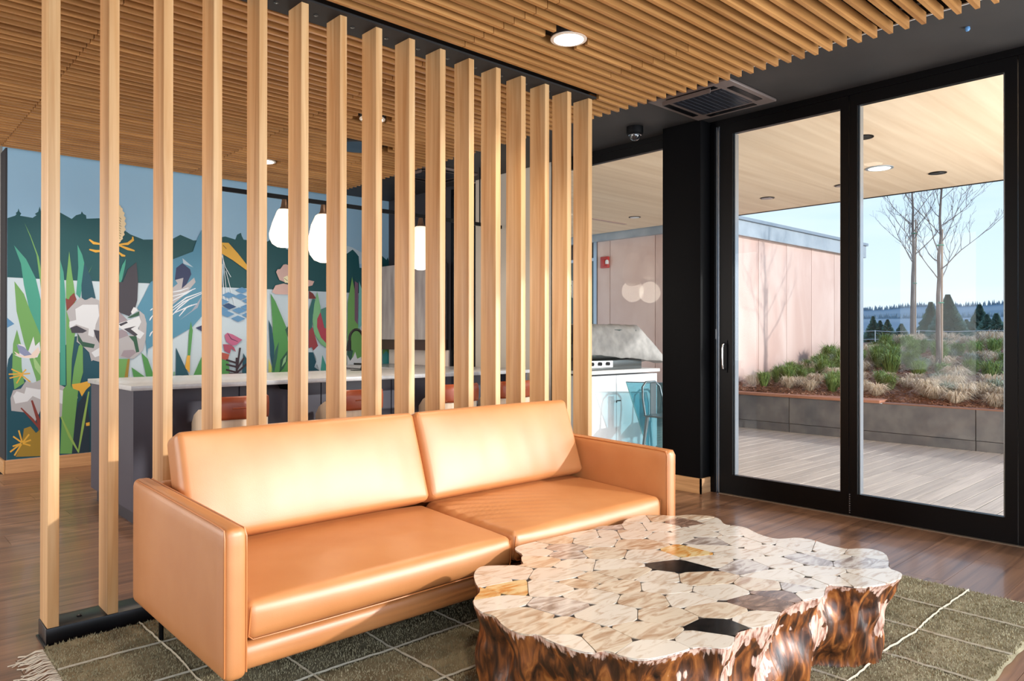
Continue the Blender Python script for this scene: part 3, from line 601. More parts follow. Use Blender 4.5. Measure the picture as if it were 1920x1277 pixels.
def conifer(base, h, rad, seed, label, gp=None, n=900):
    rnd = random.Random(seed); root = empty('conifer', base, label, 'tree', gp)
    MB().tube([(0, 0, -.6), (0, 0, h * .9)], [rad * .07, rad * .015], 6).build('trunk', bark_m, root)
    b = MB()
    for k in range(n):
        t = rnd.random() ** .75; a = rnd.random() * 2 * PI; rr = rad * (1 - t) ** 1.1 * 1.15 * (.45 + .65 * abs(math.sin(t * 26 + math.sin(a * 3 + seed) * 1.3)) ** .7 * rnd.uniform(.6, 1.05)) + .03 * rad
        z_ = h * (.04 + .95 * t); s_ = rad * .075 * (1.25 - t * .6)
        c = Vector((rr * math.cos(a), rr * math.sin(a), z_ - rr * .22)); i_ = Vector((rr * .15 * math.cos(a), rr * .15 * math.sin(a), z_ + rr * .05)); p_ = Vector((-math.sin(a), math.cos(a), 0)) * s_
        b.add([i_, c + p_ * .9 + Vector((0, 0, -s_ * .5)), c + Vector((math.cos(a), math.sin(a), .1)) * s_ * 1.2, c - p_ * .9 + Vector((0, 0, -s_ * .3))], [(0, 1, 2), (0, 2, 3)])
    struct(b.build('foliage', conifer_m, root), 'stuff')
conifer((60, 17.6, -.1), 4.55, 1.9, 1, 'large dark conifer beyond the garden, directly behind the right bare tree', n=7000)
conifer((66, 20.6, -.1), 4.3, 1.7, 2, 'dark conifer just left of the right bare tree trunk', n=5000)
conifer((64, 16.6, -.1), 3.9, 1.6, 3, 'dark conifer at the right shoulder of the large one', n=4500)
for i, (px, top, X_) in enumerate(((1637, 592, 80), (1650, 600, 80), (1664, 598, 80), (1690, 606, 70), (1830, 592, 70), (1850, 588, 60), (1868, 586, 60), (1812, 598, 75))):
    p = at(px, top, 0, X_); conifer((X_, p.y, -.1), p.z + .1, 1.5, 20 + i, 'small distant conifer on the valley floor below the hills', 'distant conifers on the valley floor', 1400)
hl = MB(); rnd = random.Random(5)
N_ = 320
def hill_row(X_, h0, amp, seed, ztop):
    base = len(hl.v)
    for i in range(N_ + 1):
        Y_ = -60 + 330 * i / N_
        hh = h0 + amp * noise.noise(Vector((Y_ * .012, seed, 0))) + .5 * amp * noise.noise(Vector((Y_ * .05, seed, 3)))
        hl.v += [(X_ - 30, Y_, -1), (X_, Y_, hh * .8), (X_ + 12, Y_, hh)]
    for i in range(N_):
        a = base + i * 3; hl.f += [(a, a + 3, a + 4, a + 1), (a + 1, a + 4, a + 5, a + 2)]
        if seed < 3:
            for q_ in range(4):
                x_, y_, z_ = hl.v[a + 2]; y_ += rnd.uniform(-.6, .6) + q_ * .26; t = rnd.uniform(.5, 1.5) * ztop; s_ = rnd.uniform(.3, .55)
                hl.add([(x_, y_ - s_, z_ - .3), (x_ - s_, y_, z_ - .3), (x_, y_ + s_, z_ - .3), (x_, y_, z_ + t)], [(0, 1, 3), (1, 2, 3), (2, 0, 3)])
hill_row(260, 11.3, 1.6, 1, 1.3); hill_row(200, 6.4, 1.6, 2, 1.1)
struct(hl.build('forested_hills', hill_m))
fn = empty('wire_fence', (22, 7, 0), 'thin white post and wire fence at the crest of the garden', 'fence')
fpts = [(22, 8.33), (22, 7.17), (22, 5.48), (22, 10.4), (22, 3.6)]
for X_, Y_ in fpts: MB().tube([(0, Y_ - 7, tz(22, Y_) - .1), (0, Y_ - 7, 1.46)], .012, 6).build('post', wire_m, fn)
for z_ in (1.44, 1.2, 1.02):
    MB().tube([(0, y_ - 7, z_ - .03 * (i % 2)) for i, y_ in enumerate((3.6, 4.5, 5.48, 6.3, 7.17, 7.8, 8.33, 9.4, 10.4))], .007, 4).build('wire', wire_m, fn)

# outdoor kitchen with covered grill
gk = empty('outdoor_cabinet', (5.75, 5.0, 0), 'white outdoor kitchen cabinets with white worktop beyond the left window', 'cabinet')
MB().box((0, .02, 0), (1.14, .80, .85)).build('body', white_cab, gk); MB().box((-.02, -.02, .87), (1.165, .84, .905)).build('worktop', white_top, gk, bevel=.004)
MB().box((.004, 0, .02), (.402, .018, .85)).build('door', white_cab, gk, bevel=.003); MB().box((.410, 0, .02), (1.136, .018, .85)).build('door', white_cab, gk, bevel=.003)
MB().tube([(.37, -.03, .56), (.37, -.03, .58), (.44, -.03, .58)], .006, 6).build('handle', steel_black, gk)
gr = empty('barbecue_grill', (6.0, 5.35, .906), 'steel barbecue grill standing on the white outdoor worktop', 'grill')
MB().box((-.25, -.26, 0), (.72, .3, .11)).build('firebox', grill_m, gr, bevel=.01)
MB().box((-.25, -.28, .03), (.18, -.262, .10)).build('control_panel', clear_w, gr)
for k in range(3): MB().tube([(-.18 + .13 * k, -.28, .07), (-.18 + .13 * k, -.31, .07)], .02, 10).build('knob', steel_black, gr, True)
MB().box((-.25, -.25, .112), (.60, .3, .30)).build('hood', grill_m, gr, bevel=.05, )
MB().box((-.3, -.27, .20), (.60, -.262, .44)).build('dark_lid', mat('lid_dark', (62, 76, 74), .25), gr)  # dark lid panel ahead of the hood
cv = MB(); nu, nv = 26, 16
for i in range(nu + 1):
    for j in range(nv + 1):
        u = i / nu; v = j / nv
        X_ = -.32 + 1.62 * u
        prof = .46 if u < .62 else .46 - ((u - .62) / .38) ** 1.1 * .46
        ang = PI * v
        Y_ = -.34 * math.cos(ang) * (1 - .15 * u); z_ = prof * min(1, 1.25 * math.sin(ang) ** .55) 
        low = .13 * (1 - u) * (1 if u < .6 else 1) + .02
        z_ = max(z_, low if v in (0, 1) else low)
        n_ = noise.noise(Vector((u * 7, v * 6, 2))) * .03 + noise.noise(Vector((u * 16 + v * 9, v * 5, 7))) * .016
        cv.v.append((X_, Y_ + n_, z_ + n_ * .8 + .01))
for i in range(nu):
    for j in range(nv):
        a = i * (nv + 1) + j; cv.f.append((a, a + nv + 1, a + nv + 2, a + 1))
cvo = cv.build('grill_cover', cover_m, None, True, loc=(6.0, 5.35, .93)); tag(cvo, 'rumpled grey fabric cover draped over the grill', 'cover')
sm = cvo.modifiers.new('thick', 'SOLIDIFY'); sm.thickness = .004
# tinted wind screen with two metal stacking chairs behind it
gs = empty('wind_screen', (6.0, 4.72, 0), 'teal tinted glass wind screen in front of the white outdoor cabinets', 'screen')
MB().add([(-.03, 0, .80), (.86, 0, .75), (.90, 0, .62), (.90, 0, .03), (.36, 0, .03)], [(4, 3, 2, 1, 0)]).build('pane', smoke_glass, gs)
MB().tube([(-.03, 0, .80), (.86, 0, .75)], .006, 6).build('top_rail', grill_m, gs); MB().tube([(-.03, 0, .80), (.36, 0, .02)], .006, 6).build('side_rail', mat('teal_edge', (90, 150, 160), .3), gs)
MB().tube([(.86, 0, .75), (.90, 0, .62), (.90, 0, .02)], .008, 6).build('side_rail', grill_m, gs)
def cafe_chair(x, y_, label):
    c = empty('cafe_chair', (x, y_, 0), label, 'chair', None)
    tm = mat('cafe_chair_metal', (96, 110, 116), .35, .5); dm = mat('chair_white_edge', (230, 232, 232), .4)
    MB().box((-.19, -.19, .44), (.19, .19, .455)).build('seat', tm, c, bevel=.006)
    MB().tube([(-.19, -.192, .45), (-.15, -.192, .448), (.15, -.192, .446), (.19, -.192, .45)], .004, 5).build('seat_edge', dm, c)
    for sx in (-1, 1):
        for sy in (-1, 1):
            MB().tube([(sx * .16, sy * .16, .44), (sx * .2, sy * .2, .0)], [.022, .014], 6).build('leg', tm, c, True)
    MB().tube([(-.165, .18, .44), (-.17, .21, .62), (-.15, .23, .74), (-.08, .24, .79), (.08, .24, .79), (.15, .23, .74), (.17, .21, .62), (.165, .18, .44)], .012, 8).build('back_frame', tm, c, True)
    MB().box((-.05, .2, .45), (.05, .208, .78)).build('back_splat', tm, c)
    MB().tube([(.17 * math.cos(a), -.18, .12 + .28 * math.sin(a)) for a in [PI * i / 12 for i in range(13)]], .01, 6).build('front_arch', tm, c, True)
cafe_chair(6.30, 4.42, 'grey metal cafe chair beyond the window, left one of the pair'); cafe_chair(6.82, 4.46, 'grey metal cafe chair beyond the window, right one against the column')

# ------------------------------------------------------------------ slatted oak ceiling
YS, SPC, XE = 1.0624, .0851, 4.354
SLM = {}
def slat(x0, x1, yb, parent):
    key = round(x1 - x0, 3)
    if key not in SLM:
        SLM[key] = MB().box((0, 0, 0), (x1 - x0, .022, .062)).build('slat', oak_slat, parent, loc=(x0, yb - .022, ZS))
        return SLM[key]
    return cp(SLM[key], parent, (x0, yb - .022, ZS))
gf = empty('slat_ceiling', (0, 0, 0), 'oak slat ceiling over the sofa seating area, in front of the post screen', 'ceiling panel')
gbk = empty('slat_ceiling', (0, 0, 0), 'oak slat ceiling over the kitchen island, behind the post screen', 'ceiling panel')
for i in range(-9, 82):
    yb = YS + SPC * i
    if yb > YM - .005: break
    front = yb < 3.42
    if 3.42 < yb < 3.69:
        par = gf; segs = [(4.01, XE)] if yb < 3.6 else [(3.98, XE)]
    else:
        par = gf if front else gbk
        cuts = [-.56, 1.07, 2.705]
        if 2.49 < yb < 3.13 or 6.1 < yb < 6.5: cuts.append(3.735)
        cuts.append(XE); segs = list(zip(cuts[:-1], cuts[1:]))
        for (cx_, cy_, hx, hy) in ((3.08, 2.855, .13, .10), (3.064, 6.887, .13, .1), (3.084, 4.965, .13, .1), (3.46, 5.80, .27, .215)):
            if abs(yb - .011 - cy_) < hy:
                ns = []
                for a, b in segs:
                    if b < cx_ - hx or a > cx_ + hx: ns.append((a, b)); continue
                    if a < cx_ - hx: ns.append((a, cx_ - hx))
                    if b > cx_ + hx: ns.append((cx_ + hx, b))
                segs = ns
    for a, b in segs: slat(a + .0025, b - .0025, yb, par)
for par, y0, y1 in ((gf, .25, 3.42), (gbk, 3.70, 8.06)):
    for x_ in (-.3, .5, 1.3, 2.1, 2.95, 3.6, 4.2): box('hanger_rail', (x_, y0, ZS + .0625), (x_ + .03, y1, ZS + .14), black_ceil, par)

# screen of oak posts
PX0, PSP, PW, PD_, PY = .6238, .2212, .0419, .1466, 3.4614
scr = empty('post_screen', (PX0, PY, 0), 'row of sixteen square edged oak posts on a black steel base behind the sofa', 'screen')
def rel(o): o.location = (o.location.x - PX0, o.location.y - PY, o.location.z); return o
pp = None
for i in range(16):
    loc = (i * PSP, 0, .0755)
    if pp is None: pp = MB().box((0, 0, 0), (PW, PD_, 2.981 - .0755)).build('post', oak_post, scr, loc=loc, bevel=.0025)
    else: cp(pp, loc=loc)
bl = 15 * PSP + PW
MB().box((-.012, -.006, 0), (bl + .012, .16, .008)).build('base_flange', steel_black, scr); MB().box((-.004, .0, .008), (bl + .004, .155, .075)).build('base_channel', steel_black, scr, bevel=.002)
bo = None
for i in range(15):
    if i % 2 == 0:
        for dz, nm in ((0, 'base_bolt'),):
            o = MB().lathe([(.011, 0), (.011, .004), (.005, .007)], (0, 0, 0), 10).build(nm, steel_black, scr, True, loc=(i * PSP + .13, .075, .0752)) if bo is None else cp(bo, loc=(i * PSP + .13, .075, .0752)); bo = o
tpl = MB().box((-.9, -.03, 2.981), (bl + .012, .20, 2.992)).build('top_plate', mat('plate_dark', (30, 28, 28), .75), scr)
bo = None
for i in range(-3, 15):
    o = MB().lathe([(.006, -.007), (.012, -.004), (.012, -.0005)], (0, 0, 0), 10).build('plate_bolt', grill_m, scr, True, loc=(i * PSP + .13, .095, 2.981)) if bo is None else cp(bo, loc=(i * PSP + .13, .095, 2.981)); bo = o

# ceiling fittings
lt = can(3.08, 2.855, 2.985, .105, glow, 'bright round recessed downlight in the slat ceiling over the sofa', name='downlight', ring=mat('trim_pale', (226, 214, 200), .4))
MB().lathe([(.10, 0), (.10, .135)], (0, 0, .003), 24).build('housing', black_ceil, lt)
for x_, y_, lb in ((3.064, 6.887, 'glowing downlight in the slat ceiling near the mural wall'), (3.084, 4.965, 'glowing downlight in the slat ceiling, mostly behind a post of the screen')):
    o = can(x_, y_, 2.985, .10, glow, lb, name='downlight', ring=mat('trim_pale', (226, 214, 200), .4)); MB().lathe([(.095, 0), (.095, .135)], (0, 0, .003), 24).build('housing', black_ceil, o)
for x_, y_, p_ in ((3.08, 2.855, 14), (3.064, 6.887, 16), (3.084, 4.965, 14), (1.2, 1.0, 14), (1.0, 5.6, 14), (1.6, 7.2, 11)):  # last three have no fixture; the one nearest the mural is added fill
    l_ = bpy.data.lights.new('downlight_fill_beam', 'SPOT'); l_.energy = p_ * 6; l_.spot_size = 2.2; l_.spot_blend = .8; l_.shadow_soft_size = .08; l_.color = (1, .84, .66)
    o = bpy.data.objects.new('downlight_fill_beam', l_); COL.objects.link(o); o.location = (x_, y_, 2.96)
df = empty('round_diffuser', (3.46, 5.80, 2.985), 'round blue black air diffuser set in a square opening of the back slat ceiling', 'vent')
MB().lathe([(.205, .0), (.205, .02), (.19, .03), (.19, .14)], (0, 0, 0), 32).build('collar', black_ceil, df, True); MB().lathe([(.17, .004), (.20, .0), (.06, -.012), (.01, -.014)], (0, 0, 0), 32).build('face', blue_m, df, True)
def cassette(x, y_, label, rz=0):
    c = empty('ceiling_cassette', (x, y_, ZC), label, 'air conditioner', None, None, rz)
    pm = mat('cassette_panel', (104, 92, 88), .4); H = .335
    f = MB().box((-H, -H, -.022), (H, H, -.001)).build('panel', pm, c, bevel=.006)
    MB().box((-.21, -.21, -.026), (.21, .21, -.0225)).build('intake_grille', mat('intake_dark', (30, 32, 40), .35), c)
    for k in range(9): MB().box((-.2, -.185 + k * .044, -.029), (.2, -.179 + k * .044, -.0265)).build('louvre', mat('intake_rib', (40, 42, 50), .4), c)
    for a in range(4):
        b = MB().box((-.2, .245, -.026), (.2, .295, -.0225)).build('air_slot', black_metal, c); b.rotation_euler = (0, 0, a * PI / 2)
    b = MB().box((-.2, .29, -.06), (.2, .296, -.03)).build('flap', pm, c); b.rotation_euler = (-.6, 0, 0); b.location = (0, .03, 0)
    b.rotation_euler = (0, 0, PI / 2); 
    return c
cassette(4.745, 2.955, 'dark square ceiling air conditioner above the sliding doors'); cassette(4.72, 6.35, 'dark square ceiling air conditioner above the island, behind the posts')
dc = empty('dome_camera', (4.905, 3.79, ZC), 'black dome security camera on the black ceiling left of the column', 'camera')
MB().lathe([(.07, 0), (.07, -.055), (.065, -.062), (.052, -.066)], (0, 0, 0), 28).build('housing', col_m, dc, True)
MB().lathe([(.048, -.066), (.046, -.08), (.036, -.1), (.02, -.112), (.004, -.116)], (0, 0, 0), 24).build('dome', mat('dome_glass', (40, 44, 50), .05, .3, 1.0, coat=1), dc, True)
MB().lathe([(.052, -.062), (.054, -.07), (.05, -.072)], (0, 0, 0), 24).build('dome_ring', chrome, dc, True)
sn = empty('ceiling_sensor', (4.703, 1.279, ZC), 'tiny blue sensor stud on the black ceiling at upper right', 'sensor')
MB().lathe([(.012, 0), (.014, -.012), (.008, -.022)], (0, 0, 0), 14).build('sensor_cap', mat('sensor_blue', (90, 140, 190), .3), sn, True)

# ------------------------------------------------------------------ kitchen behind the screen
isl = empty('kitchen_island', (1.43, 5.24, 0), 'long charcoal kitchen island under grey worktop behind the post screen', 'kitchen island')
IW, ID = 3.62, 1.1
MB().box((.0, .0, .10), (.13, .04, .905)).build('end_panel', island_m, isl); 
MB().box((.0, .041, .10), (.02, ID, .905)).build('side_panel', island_m, isl); MB().box((.03, .05, 0), (IW - .03, ID - .05, .10)).build('toe_kick', mat('toe_kick', (44, 42, 50), .5), isl)
MB().box((.021, .30, .10), (IW - .02, ID, .905)).build('cabinet_body', island_m, isl); MB().box((IW - .02, .0, .10), (IW, ID, .905)).build('side_panel', island_m, isl)
for k in range(5): MB().box((.14 + k * .69, .288, .11), (.82 + k * .69, .2995, .895)).build('back_panel', island_m, isl)
wt = tag(MB().box((-.02, -.02, 0), (IW + .02, ID + .02, .033)).build('worktop', quartz, None, loc=(1.43, 5.24, .9055), bevel=.003), 'long light grey worktop on the charcoal island', 'worktop')
ob = MB().add([(-.07, 0, 0), (.07, 0, 0), (.05, .02, -.05), (-.05, .02, -.05), (-.07, .2, 0), (.07, .2, 0), (.05, .18, -.05), (-.05, .18, -.05)], [(0, 1, 5, 4), (3, 7, 6, 2), (0, 3, 2, 1), (1, 2, 6, 5), (5, 6, 7, 4), (4, 7, 3, 0)]).build('outlet_box', col_m, isl, loc=(1.17, .03, .904))
fa = empty('kitchen_tap', (3.74, 6.18, .9385), 'matt black gooseneck kitchen tap on the island worktop', 'tap')
MB().tube([(0, 0, .0), (0, 0, .30)] + [(-.075 + .075 * math.cos(a), 0, .30 + .095 * math.sin(a)) for a in [PI * i / 12 for i in range(1, 12)]] + [(-.15, 0, .28)], .013, 10).build('spout', black_metal, fa, True)
MB().tube([(-.15, 0, .29), (-.155, 0, .24), (-.158, 0, .19)], [.016, .021, .024], 10).build('spray_head', black_metal, fa, True); MB().lathe([(.028, 0), (.028, .012), (.018, .05)], (0, 0, 0), 16).build('base', black_metal, fa, True)
MB().tube([(0, 0, .06), (-.10, 0, .065)], .009, 8).build('handle', black_metal, fa, True); MB().box((-.12, -.03, .0), (.02, .03, .006)).build('deck_plate', black_metal, fa)
sk = empty('soap_dispenser', (3.50, 6.2, .9385), 'small black soap pump beside the kitchen tap', 'soap dispenser')
MB().lathe([(.02, 0), (.02, .012), (.009, .016), (.009, .09)], (0, 0, 0), 12).build('pump_stem', black_metal, sk, True); MB().tube([(0, 0, .09), (-.05, 0, .095)], .007, 6).build('nozzle', black_metal, sk, True)

def stool(x, label):
    root = empty('bar_stool', (x, 4.95, 0), label, 'stool', 'bar stools along the island')
    # plan of the shell: a U open towards the island, back at y = 0
    prof = [(-.215, .34), (-.228, .26), (-.232, .16), (-.222, .07), (-.18, .015), (-.10, -.004), (0, -.01), (.10, -.004), (.18, .015), (.222, .07), (.232, .16), (.228, .26), (.215, .34)]
    tops = [.655, .72, .765, .775, .735, .715, .712, .715, .735, .775, .765, .72, .655]
    b = MB(); n = len(prof)
    for s_ in (0, 1):
        for z_ in (0, 1):
            for i, (px, py) in enumerate(prof):
                k = 1 - .05 * s_; b.v.append((px * k, .1 + (py - .1) * (1 - .06 * s_), (tops[i] if z_ else .585)))
    for i in range(n - 1):
        b.f += [(i, i + 1, n + i + 1, n + i), (2 * n + i, 3 * n + i, 3 * n + i + 1, 2 * n + i + 1), (n + i, n + i + 1, 3 * n + i + 1, 3 * n + i), (i, 2 * n + i, 2 * n + i + 1, i + 1)]
    b.f += [(0, n, 3 * n, 2 * n), (n - 1, 3 * n - 1, 4 * n - 1, 2 * n - 1)]
    b.build('shell', ply, root, True)
    bk = MB(); P = [(-.21, .045), (-.19, .012), (-.10, -.012), (0, -.018), (.10, -.012), (.19, .012), (.21, .045)]
    zz = [.70, .72, .80, .842, .85, .842, .80, .72, .70]; of = [0, -.004, -.008, 0, .012, .024, .032, .03, .026]
    for j in range(len(zz)):
        for px, py in P: bk.v.append((px, py + of[j], zz[j]))
    for j in range(len(zz) - 1):
        for i in range(len(P) - 1): a = j * len(P) + i; bk.f.append((a, a + 1, a + len(P) + 1, a + len(P)))
    pad = bk.build('back_pad', leather_red, root, True); md = pad.modifiers.new('t', 'SOLIDIFY'); md.thickness = .006; md.offset = 1
    MB().tube([(-.07, -.028, .775), (0, -.032, .777), (.07, -.028, .775)], .006, 6).build('pull_strap', leather_red, pad, True)
    st = MB()
    for k in range(11): st.add([(-.17 + .034 * k - .003, -.024 + abs(k - 5) * .004, .712), (-.17 + .034 * k + .003, -.024 + abs(k - 5) * .004, .712), (-.17 + .034 * k, -.024 + abs(k - 5) * .004, .718)], [(0, 1, 2)])
    struct(st.build('rivets', stitch_m, pad), 'stuff')
    MB().box((-.20, .02, .585), (.20, .36, .62)).build('seat', leather_red, root, bevel=.012)
    for sx in (-1, 1):
        for y_ in (.04, .32): MB().tube([(sx * .17, y_, .586), (sx * .2, y_ + (.03 if y_ > .2 else -.03), 0.001)], [.018, .013], 8).build('leg', ply, root, True)
    MB().tube([(-.195, .33, .22), (.195, .33, .22)], .009, 8).build('footrest', black_metal, root, True)
    return root
s0 = stool(2.035, 'tan backed wooden bar stool nearest the left end of the island')
for x_, lb in ((2.985, 'tan backed wooden bar stool second from the left, below the kitchen tap'), (3.98, 'tan backed wooden bar stool third from the left at the island'), (4.66, 'tan backed wooden bar stool nearest the right end of the island')):
    c = copy_tree(s0); c.location = (x_, 4.95, 0); c['label'] = lb

rail = empty('pendant_rail', (2.2, 5.8, 2.42), 'thin black horizontal rail carrying the pendant globes over the island', 'lamp rail')
MB().box((.0, -.012, .0), (3.0, .012, .035)).build('bar', black_metal, rail)
for x_ in (.35, 2.7): MB().tube([(x_, 0, .035), (x_, 0, .61)], .007, 6).build('drop_rod', black_metal, rail)
def pendant(x, tall, label):
    r_ = empty('pendant_lamp', (x, 5.8, 2.42), label, 'pendant lamp')
    MB().box((-.008, -.02, -.36 if tall else -.30), (.012, .02, -.0005)).build('bracket', black_metal, r_, loc=(.02, 0, 0))
    MB().lathe([(.022, -.001), (.03, -.06), (.045, -.085)], (0, 0, 0), 16).build('holder', brass, r_, True)
    p_ = [(.05, -.085), (.062, -.10), (.10, -.20), (.125, -.29), (.122, -.33), (.10, -.375), (.06, -.40), (.01, -.405)]
    if tall: p_ = [(.05, -.085), (.07, -.10), (.105, -.18), (.13, -.30), (.132, -.37), (.115, -.44), (.08, -.485), (.03, -.505), (.01, -.506)]
    MB().lathe(p_, (0, 0, 0), 28).build('globe', white_glow, r_, True)
    l_ = bpy.data.lights.new('pendant_glow', 'POINT'); l_.energy = 9; l_.color = (1, .86, .7); l_.shadow_soft_size = .14
    o = bpy.data.objects.new('pendant_glow', l_); COL.objects.link(o); o.location = (x, 5.8, 1.85)
pendant(2.75, False, 'glowing opal pendant lamp, leftmost and shortest of those over the island')
pendant(3.11, True, 'glowing tall opal pendant lamp second from the left over the island')
pendant(4.15, True, 'glowing tall opal pendant lamp at the right end of the rail')

uc = empty('wall_cabinet', (4.95, 6.80, 1.23), 'grey wood fronted upper cabinet at the right end of the mural', 'cabinet')
MB().box((.0, 0, 0), (.30, 1.2, .90)).build('body', charcoal_wall, uc); MB().box((-.018, .004, .0), (-.001, .60, .90)).build('door', grey_wood, uc); MB().box((-.018, .606, .0), (-.001, 1.196, .90)).build('door', grey_wood, uc)
mv = tag(MB().box((0, 0, 0), (.28, 1.2, .122)).build('cooker_hood', mat('hood_bronze', (86, 66, 60), .4, .5), None, loc=(4.96, 6.80, 1.107)), 'slim bronze cooker hood under the grey wood wall cabinet', 'cooker hood')
bs = tag(MB().box((0, 0, 0), (.02, 1.25, .19)).build('backsplash', mat('backsplash_cream', (236, 220, 208), .4), None, loc=(XD - .022, 6.78, .915)), 'cream backsplash strip below the cooker hood', 'backsplash')
lc = empty('base_cabinet', (4.63, 6.80, 0), 'pale wood base cabinet against the right wall by the mural', 'cabinet')
MB().box((.0, 0, .08), (.63, 1.25, .88)).build('body', charcoal_wall, lc); MB().box((-.02, .0, .10), (-.001, .62, .87)).build('door', grey_wood, lc); MB().box((-.02, .63, .1), (-.001, 1.25, .87)).build('door', grey_wood, lc); MB().box((-.03, 0, .881), (.635, 1.25, .913)).build('worktop', quartz, lc); MB().box((.03, .02, 0), (.63, 1.24, .08)).build('plinth', col_m, lc)

# ------------------------------------------------------------------ rug
RX0, RX1, RY0, RY1 = .60, 4.09, .765, 3.425
rug = empty('rug', (RX0, RY0, 0), 'olive brown wool rug with off-white grid lines and a fringe under the sofa and table', 'rug')
gx = [.965 - RX0, 1.28 - RX0, 1.63 - RX0, 1.985 - RX0, 2.33 - RX0, 2.68 - RX0, 3.03 - RX0, 3.38 - RX0, 3.73 - RX0]
gy = [1.112 - RY0, 1.45 - RY0, 1.785 - RY0, 2.12 - RY0, 2.458 - RY0, 2.80 - RY0, 3.14 - RY0]
def wob(v, s_): return .012 * noise.noise(Vector((v * 3.1, s_ * 5.7, 0))) + .005 * noise.noise(Vector((v * 17, s_, 4)))
def edgew(v, s_): return .008 * noise.noise(Vector((v * 8, s_, 9)))
W_, D_ = RX1 - RX0, RY1 - RY0
def rz(x, y_):
    n_ = noise.noise(Vector((x * 60, y_ * 60, 0))) * .0035 + noise.noise(Vector((x * 22, y_ * 22, 5))) * .003
    d = min(min(abs(x - (g_ + wob(y_, i + 1))) for i, g_ in enumerate(gx)), min(abs(y_ - (g_ + wob(x, i + 20))) for i, g_ in enumerate(gy)))
    return .022 + n_ - .006 * max(0, 1 - d / .012)
rg = MB(); nx, ny = 330, 250
for i in range(nx + 1):
    for j in range(ny + 1):
        x_ = W_ * i / nx; y_ = D_ * j / ny; e_ = i in (0, nx) or j in (0, ny)
        ox = edgew(y_, 1) if i in (0, nx) else 0; oy = edgew(x_, 2) if j in (0, ny) else 0
        rg.v.append((x_ + ox, y_ + oy, .001 if e_ else rz(x_, y_)))
for i in range(nx):
    for j in range(ny): a = i * (ny + 1) + j; rg.f.append((a, a + ny + 1, a + ny + 2, a + 1))
rg.build('woven_base', rug_m, rug, True)
rnd = random.Random(9); pv = []; pf = []
for k in range(150000):
    x_ = W_ * rnd.random(); y_ = D_ * rnd.random()
    if x_ > 1.3 and x_ < 2.0 and y_ < .3: continue
    if any(abs(x_ - g_ - wob(y_, i + 1)) < .008 for i, g_ in enumerate(gx)) or any(abs(y_ - g_ - wob(x_, i + 20)) < .008 for i, g_ in enumerate(gy)): continue
    a = rnd.random() * 6.28; z_ = .0215; s_ = .0032; h_ = rnd.uniform(.005, .011); ca, sa = math.cos(a) * s_, math.sin(a) * s_; b0 = len(pv)
    pv += [(x_ - ca, y_ - sa, z_ - .004), (x_ + ca, y_ + sa, z_ - .004), (x_ + rnd.uniform(-.006, .006), y_ + rnd.uniform(-.006, .006), z_ + h_)]; pf.append((b0, b0 + 1, b0 + 2))
pm = MB(); pm.v = pv; pm.f = pf; struct(pm.build('pile', rug_pile_m, rug), 'stuff')
def line(pts, name='woven_line'):
    b = MB(); n = len(pts)
    for i, p in enumerate(pts):
        t = (Vector(pts[min(i + 1, n - 1)]) - Vector(pts[max(i - 1, 0)])).normalized(); nn = Vector((-t.y, t.x, 0)) * (.0038 + .0025 * noise.noise(Vector((i * .9, p[0], p[1]))))
        b.v += [tuple(Vector(p) + nn), tuple(Vector(p) + Vector((0, 0, .006))), tuple(Vector(p) - nn)]
    for i in range(n - 1): a = i * 3; b.f += [(a, a + 1, a + 4, a + 3), (a + 1, a + 2, a + 5, a + 4)]
    return b.build(name, rug_line_m, rug)
for i, g_ in enumerate(gx): line([(g_ + wob(D_ * k / 150, i + 1) + rnd.uniform(-.0015, .0015), D_ * k / 150, .0235) for k in range(151)])
for i, g_ in enumerate(gy): line([(W_ * k / 190, g_ + wob(W_ * k / 190, i + 20) + rnd.uniform(-.0015, .0015), .0235) for k in range(191)])
fr = MB()
for k in range(230):
    y_ = D_ * k / 230 + rnd.uniform(-.004, .004); l_ = rnd.uniform(.07, .13); an = rnd.uniform(-.5, .5)
    fr.tube([(.0, y_, .015), (-l_ * .3, y_ + an * l_ * .2, .018), (-l_ * .7, y_ + an * l_ * .5, .006), (-l_, y_ + an * l_ + rnd.uniform(-.01, .01), .004)], .0024, 4)
struct(fr.build('fringe', fringe_m, rug), 'stuff')
fr = MB()
for k in range(230):
    y_ = D_ * k / 230; l_ = rnd.uniform(.03, .05); an = rnd.uniform(-.5, .5); fr.tube([(W_, y_, .015), (W_ + l_, y_ + an * l_, .004)], .0024, 4)
struct(fr.build('fringe', fringe_m, rug), 'stuff')

